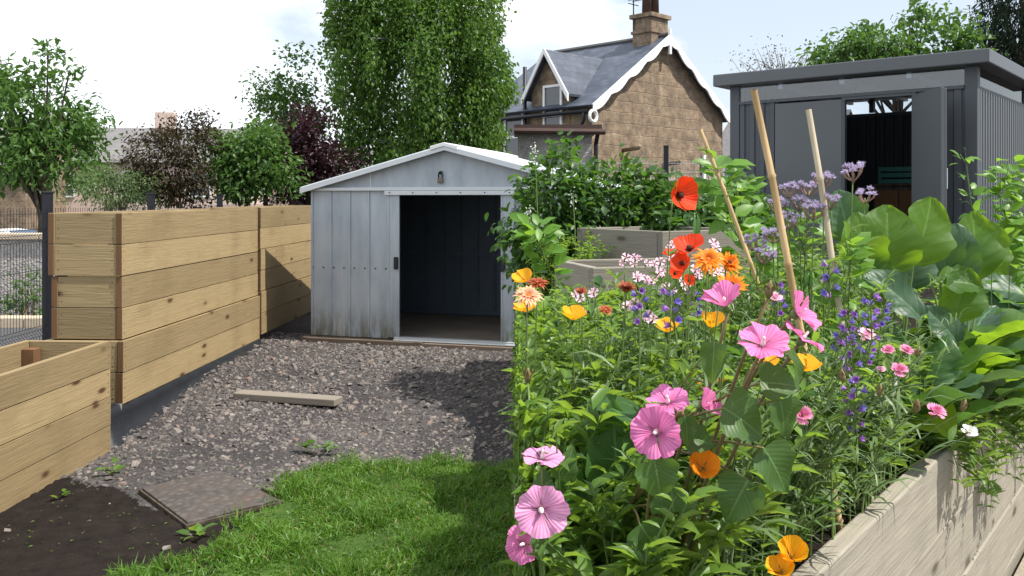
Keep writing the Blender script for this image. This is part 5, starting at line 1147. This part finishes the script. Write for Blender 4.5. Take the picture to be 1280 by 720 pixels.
# ------------------------------------------------------------------ cornflowers
GC='pink cornflowers of the flower bed'
for px,py,Y,key,sc,f,lb in [
 (1083,419,1.75,'cornpale',1.0,(.0,-.5,.8),'pale pink cornflower highest beside the blue bugloss'),
 (1110,438,1.80,'corn',.75,(-.2,-.5,.8),'small pink cornflower, left of the pair below the big leaves'),
 (1133,438,1.80,'corn',.8,(.2,-.5,.8),'small pink cornflower, right of the pair below the big leaves'),
 (1124,463,1.75,'corn',.95,(.0,-.6,.8),'pink cornflower under the pair below the big leaves'),
 (1170,515,1.75,'corn',1.1,(.1,-.5,.8),'mauve pink cornflower on the right against the dark leaves'),
 (1101,462,1.8,'cornpale',.55,(0,-.4,.9),'half open pale cornflower left of the single pink one'),
 (1146,508,1.7,'bud1',1.2,(0,-.3,1),'faded brown cornflower beside the mauve one'),
 (1211,540,1.8,'cornwhite',.95,(.0,-.5,.8),'white cornflower lowest on the right above the boards'),
 (1003,519,1.5,'corn',.95,(-.1,-.7,.6),'bright pink cornflower low beside the mallow leaf'),
 (900,372,1.6,'cornpale',.8,(0,-.5,.8),'pale pink cornflower tucked under the left mallow bloom'),
 (969,372,1.5,'cornpale',.7,(.1,-.5,.8),'pale cornflower between the upper mallow blooms'),
 (1100,488,1.7,'bud0',1.0,(.1,0,1),'closed cornflower bud among the grey stems'),
 (1053,470,1.6,'bud2',1.0,(-.1,0,1),'closed cornflower bud left of the bugloss stems'),
 (1205,507,1.85,'bud3',1.1,(.3,0,1),'closed purple cornflower bud right of the mauve bloom'),
 (1148,440,1.8,'bud0',.9,(.2,0,1),'small cornflower bud right of the pink pair')]:
    bed_flower('cornflower',lb,GC,[(px,py,Y,key,sc,f)],leafmat='lf_grey',nleaf=14,leafL=.10,Wf=.06,T=T_S,sr=.0016,base=((px-640)/F*Y-random.uniform(-.02,.10),Y+.03),stem='stem')
# ------------------------------------------------------------------ small pink campions
GK='small pink campions of the flower bed'
kp=[(783,322,'in front of the lower bed, leftmost of the high ones'),(798,323,'with two blooms beside the leftmost high one'),(818,330,'in the middle of the campions before the pale board'),(826,341,'below the middle of the campions'),(841,305,'close under the tall red poppy'),(815,350,'white one low in the middle'),(886,318,'against the shaggy orange marigold'),(898,340,'between the orange marigolds'),(835,360,'low and right, above the golden poppy'),(846,318,'close beside the small red poppies'),(784,382,'low, above the golden poppy on its own'),(725,373,'beside the small dark marigold'),(742,366,'right of the small dark marigold'),(797,345,'left of the white one'),(870,340,'under the shaggy marigold'),(722,388,'low at the left in the green leaves'),(810,395,'lowest in the green leaves'),(895,310,'topmost near the marigolds'),(857,358,'deep pink among the stems')]
for i,(px,py,lb) in enumerate(kp):
    Y=random.uniform(1.85,2.3); k=3 if i%3 else 2
    hs=[(px+random.uniform(-9,9)*(j>0),py+random.uniform(-8,8)*(j>0),Y+random.uniform(-.04,.04),'campion',random.uniform(1.0,1.4),(random.uniform(-.5,.5),-.7,.6)) for j in range(k)]
    bed_flower('campion','pale pink campion '+lb,GK,hs,leafmat='lf_grey',nleaf=4,leafL=.05,Wf=.15,sr=.0011)
# ------------------------------------------------------------------ blue bugloss
GB='blue and violet bugloss spikes'
for px,py,lb in [(1037,345,'behind the right bamboo cane'),(1088,382,'left of the pair under the big dark leaf'),(1106,388,'right of the pair under the big dark leaf'),(1057,402,'left in the blue group'),(1073,404,'in the middle of the blue group'),(1066,434,'low in the blue group'),(1090,432,'beside the highest pale cornflower'),(1062,497,'low between the grey stems'),(1072,486,'violet, low beside the closed bud'),(838,376,'single violet one left of the mallows'),(972,368,'behind the mallow buds'),(868,376,'faded one above the golden poppies'),(1050,425,'at the left foot of the blue group'),(1069,525,'lowest, just above the boards'),(800,375,'tiny violet one above the golden poppy')]:
    Y=random.uniform(1.7,2.1); bed_flower('bugloss','bugloss spike '+lb,GB,[(px,py-8,Y,'echium',random.uniform(1.0,1.3),(random.uniform(-.2,.2),-.1,1))],leafmat='lf_grey',nleaf=12,leafL=.06,Wf=.12,T=T_S,sr=.0016)
# ------------------------------------------------------------------ phacelia
GH='lavender scorpionweed in front of the grey shed'
for px,py,lb in [(1066,214,'tallest, with a wide head before the dark doorway'),(1081,243,'below the tallest, right of it'),(1012,234,'directly left of the right bamboo cane'),(988,236,'between the two bamboo canes, upper left'),(1029,224,'touching the right bamboo cane near its middle'),(974,256,'close to the left bamboo cane'),(1002,252,'in the middle between the canes'),(1018,262,'low between the canes'),(966,292,'low and left of the canes'),(945,303,'lowest at the left beside the climbing pea'),(985,275,'below the middle one between the canes'),(1040,250,'right of the right cane, low'),(957,318,'faded one under the lowest left head'),(998,275,'low right between the canes')]:
    Y=random.uniform(2.35,2.7); bed_flower('scorpionweed','lavender scorpionweed head '+lb,GH,[(px,py,Y,'phacelia',random.uniform(.8,1.0),(random.uniform(-.3,.3),-.25,1))],leafmat='lf_fern',nleaf=14,leafL=.06,Wf=.25,sr=.0022)

# ------------------------------------------------------------------ canes
def cane(label,a,b,r,mat):
    a,b=Vector(a),Vector(b); d=(a-b); t=thing('bamboo_cane',label,'cane',b+d*(-.0),0,'bamboo canes in the flower bed'); nb=NB(); k=5; pts=[];rad=[]
    ext=b-d*((b.z-TZ+.02)/d.z)
    t.location=ext
    L=(a-ext).length; dd=(a-ext).normalized(); s=0
    nodes=[.04+.22*i+random.uniform(-.02,.02) for i in range(int(L/.22)+1)]
    for s in sorted([0,L]+[q+o for q in nodes for o in (-.006,0,.006) if 0<q+o<L]):
        isn=any(abs(s-q)<.001 for q in nodes); pts.append(ext+dd*s+Vector((.002*math.sin(s*9),0,0))); rad.append(r*(1.28 if isn else 1)*(1.05-.12*s/L))
    tube(nb,pts,rad,9); obj('cane_rod',nb,M[mat],t,sharp=60)
    nb=NB(); lathe(nb,[(r*.55,0),(r*.55,.002)],tuple(a),8); obj('cane_hollow',nb,M['centre_dark'],t)
    return t
cane('thick tan bamboo cane, left of the two in front of the grey shed',P(943,113,2.28),P(991,360,2.24),.0095,'cane')
cane('greyer bamboo cane, right of the two in front of the grey shed',P(1011,137,2.42),P(1050,388,2.38),.0086,'cane_grey')
cane('thin dark bamboo cane leaning among the climbing pea leaves',P(876,162,2.9),P(932,312,2.85),.0070,'cane')
# ------------------------------------------------------------------ climbing peas
def pea(label,path,Y,n,L,pods=(),ten=4):
    pts=[P(x,y,Y) for x,y in path]; base=Vector((pts[0].x,pts[0].y+.02,TZ)); t=thing('pea_plant',label,'pea',base,0,'climbing pea plants'); nb=NB(); pp=[base]+pts
    q=[]; 
    for a,b in zip(pp[:-1],pp[1:]): q+=[a.lerp(b,i/6) for i in range(6)]
    q.append(pp[-1]); tube(nb,q,.0022,4)
    for i in range(ten):
        s=q[random.randint(8,len(q)-1)]; d=Vector((random.uniform(-1,1),random.uniform(-.3,.3),random.uniform(.1,.8)))*.07; c=[s,s+d*.5+Vector((0,0,.02)),s+d]+[s+d+Vector((.008*math.cos(k),0,.008*math.sin(k)+.004*k)) for k in range(1,6)]; tube(nb,c,.0008,3,cap=False)
    obj('stem',nb,M['stem'],t,smooth=True)
    ar=np.array([tuple(v) for v in q]); k=rng.integers(4,len(q),n); a=rng.uniform(0,6.28,n); off=np.stack([np.cos(a),np.sin(a)*.7,rng.uniform(-.2,.7,n)],1)
    nb=NB(); l=L*rng.uniform(.6,1.1,n); bp=ar[k]+off*L*.5*rng.uniform(.2,1.3,n)[:,None]; leaves(nb,bp,off+.4*rdir(n),np.tile([0,-.5,.8],(n,1))+.5*rdir(n),l,l*.62,T_L); obj('leaves',nb,M['lf_pea'],t,smooth=True)
    for (x,y,len_) in pods:
        p=P(x,y,Y-.03); nb=NB(); pr=[p+Vector((.004*math.sin(i*.5),0,-len_*i/8)) for i in range(9)]; tube(nb,pr,[.001,.003,.0062,.0072,.0075,.0072,.0065,.0035,.0008],8); obj('pod',nb,M['pod'],t,smooth=True)
pea('climbing pea round the thin dark cane, left of the grey shed',[(938,330),(915,280),(905,240),(893,205)],2.95,70,.085,((868,268,.09),(872,268,.08)),5)
pea('second climbing pea reaching left of the grey shed corner',[(950,330),(930,285),(925,250),(918,232)],3.1,50,.08,(),5)
pea('pea plant with hanging green pods between the two bamboo canes',[(1005,420),(1012,370),(1008,330),(1000,290),(1010,270)],2.55,70,.06,((1007,335,.062),(1013,335,.064),(1072,337,.05)),4)
pea('pea plant right of the right bamboo cane, below the big leaves',[(1060,430),(1055,380),(1062,330),(1058,300)],2.35,60,.06,(),3)
pea('tall flowering pea at the right edge in front of the ribbed shed wall',[(1262,330),(1255,290),(1250,250),(1262,205)],3.9,100,.08,(),8)
pea('slender pea shoot climbing up beside the shed corner post',[(1240,330),(1226,290),(1214,255),(1208,205),(1200,193)],3.8,40,.06,(),8)
pea('leafy pea at the far right edge of the bed',[(1290,330),(1283,280),(1272,240),(1280,215)],4.1,100,.08,(),8)
pea('short pea plant at the left edge of the bed below the hedge',[(690,345),(680,320),(668,300),(672,285)],3.1,70,.07,(),4)

# ------------------------------------------------------------------ big leaved vegetables
GV='big leaved vegetables at the right of the bed'
def veg(label,cx,Y,specs,fill,mats=('lf_chard','lf_blue'),r=.34,zt=.42):
    b=Vector(((cx-640)/F*Y,Y,TZ)); t=thing('leafy_vegetable',label,'vegetable',b,0,GV)
    for (bx,by,tx,ty,Yl,wpx,n,mi) in specs:
        nb=NB(); Yb,Yt=(Yl if isinstance(Yl,tuple) else (Yl,Yl)); hero_leaf(nb,P(bx,by,Yb),P(tx,ty,Yt),n,wpx/F*(Yb+Yt)/2,broad,wave=.06,droop=.22,fold=.12,stalk=tuple(b),ph=random.uniform(0,6),nu=41,nv=17,lobe=.09,quilt=.02); obj('leaf',nb,[M[mats[mi]],M['stem']],t,smooth=True)
    for i in range(fill):
        a=i*2.4+random.uniform(-.3,.3); q=b+Vector((math.cos(a)*.09,math.sin(a)*.09,random.uniform(.12,.30)*zt/.42)); d=Vector((math.cos(a),math.sin(a),random.uniform(.2,1.0))).normalized()*random.uniform(.8,1.15)*r
        nb=NB(); hero_leaf(nb,q,q+d,Vector((-math.cos(a)*.3,-math.sin(a)*.3,1)),r*.55,broad,wave=.06,droop=.32,fold=.12,stalk=tuple(b),ph=random.uniform(0,6),nu=31,nv=11,lobe=.09,quilt=.02); obj('leaf',nb,[M[mats[i%2]],M['stem']],t,smooth=True)
veg('vegetable with two bright upright leaves in front of the shed doorway',1115,3.0,[(1106,345,1112,256,3.0,84,(-.15,-1,.25),0),(1142,330,1172,247,3.05,72,(.2,-1,.2),0),(1062,300,1048,238,3.2,62,(-.3,-.8,.5),1),(1152,398,1086,333,2.85,52,(-.25,-.55,.75),1),(1110,385,1078,300,2.95,50,(-.4,-.9,.3),0),(1135,360,1150,290,3.15,56,(.1,-.9,.4),1),(1086,350,1072,266,2.95,58,(-.3,-.9,.3),0),(1120,350,1135,275,3.2,66,(.1,-.95,.3),1)],8)
veg('vegetable with a folded blue green leaf standing upright in the middle',1200,3.4,[(1206,352,1196,280,3.3,46,(-.4,-.9,.3),1),(1228,340,1244,276,3.6,58,(.2,-1,.3),0),(1175,352,1228,352,3.2,46,(.0,-.7,.7),0),(1198,430,1160,382,3.05,40,(-.3,-.6,.7),1),(1160,330,1180,268,3.6,60,(.1,-.9,.4),1),(1216,350,1224,264,3.55,66,(.2,-.95,.3),0),(1185,345,1163,268,3.3,56,(-.3,-.9,.3),1),(1190,400,1215,335,3.2,60,(.2,-.8,.5),0)],9)
veg('vegetable with pale shining blue green leaves at the right edge',1262,4.2,[(1292,372,1216,350,4.0,58,(.1,-.55,.85),1),(1285,395,1208,375,3.9,46,(.1,-.5,.85),1),(1205,415,1290,398,3.9,52,(0,-.5,.9),0),(1265,330,1290,270,4.4,70,(.2,-.9,.4),0),(1245,330,1230,290,4.4,60,(-.2,-.9,.4),1),(1262,350,1272,272,4.1,74,(.1,-.95,.3),0)],9,r=.42)
veg('low vegetable with bright leaves lowest at the right of the bed',1215,3.25,[(1222,490,1200,440,3.1,40,(-.2,-.9,.4),0),(1262,480,1290,455,3.4,46,(.2,-.8,.5),0),(1190,470,1178,430,3.1,40,(-.3,-.9,.3),1)],10,r=.28,zt=.25)
veg('shaded dark leaved vegetable behind the cornflowers',1150,2.85,[(1150,470,1120,420,2.8,46,(-.2,-.8,.5),1),(1165,480,1190,420,2.85,50,(.2,-.9,.4),1)],10,('lf_blue','lf_dock'),r=.26,zt=.25)
def rim_xy(u,i=.1): return (.05+2.7*u-.785*i,1.22+3.42*u+.62*i)
for u_,lb in ((.60,'leafy vegetable spilling over the bed edge below the cornflowers'),(.76,'leafy vegetable drooping over the bed edge at the lower right'),(.92,'leafy vegetable leaning over the bed edge at the far right')):
    x_,y_=rim_xy(u_,.05); veg(lb,px_of(x_,y_),y_,[],14,('lf_chard','lf_dock'),r=.27,zt=.30)
# round leaved creeper hanging over the bare boards
def creeper(label,pts,n,L):
    b=Vector(pts[0]); t=thing('creeper',label,'plant',b,0,'creeping plants on the bed edge'); nb=NB(); tube(nb,pts,.0025,5); obj('stem',nb,M['stem'],t,smooth=True)
    ar=np.array([tuple(q) for q in pts]); k=rng.integers(0,len(pts),n); nb=NB(); a=rng.uniform(0,6.28,n); leaves(nb,ar[k]+.02*rdir(n),np.stack([np.cos(a),np.sin(a),rng.uniform(-.2,.6,n)],1),np.tile([.3,-.6,.6],(n,1))+.4*rdir(n),L*rng.uniform(.6,1.1,n),L*.8,T_L); obj('leaves',nb,M['lf_bed'],t,smooth=True)
def rim(u,dz,o=.05): return Vector((.05+2.7*u+.78*o,1.22+3.42*u-.62*o,TZ+dz))
creeper('leafy creeper hanging over the bare board side near the bottom right',[rim(.56,.05,-.04),rim(.565,.08,.02),rim(.57,.0,.07),rim(.58,-.12,.085),rim(.59,-.22,.09)],26,.045)
creeper('creeper hanging over the bed edge further along the boards',[rim(.66,.05,-.04),rim(.67,.1,.02),rim(.68,.0,.07),rim(.69,-.10,.085)],22,.045)
creeper('round leaved creeper beside the golden poppies at the bed corner',[rim(.18,-.02,-.06),rim(.20,.06,-.05),rim(.23,.08,-.06),rim(.26,.06,-.07)],26,.06)
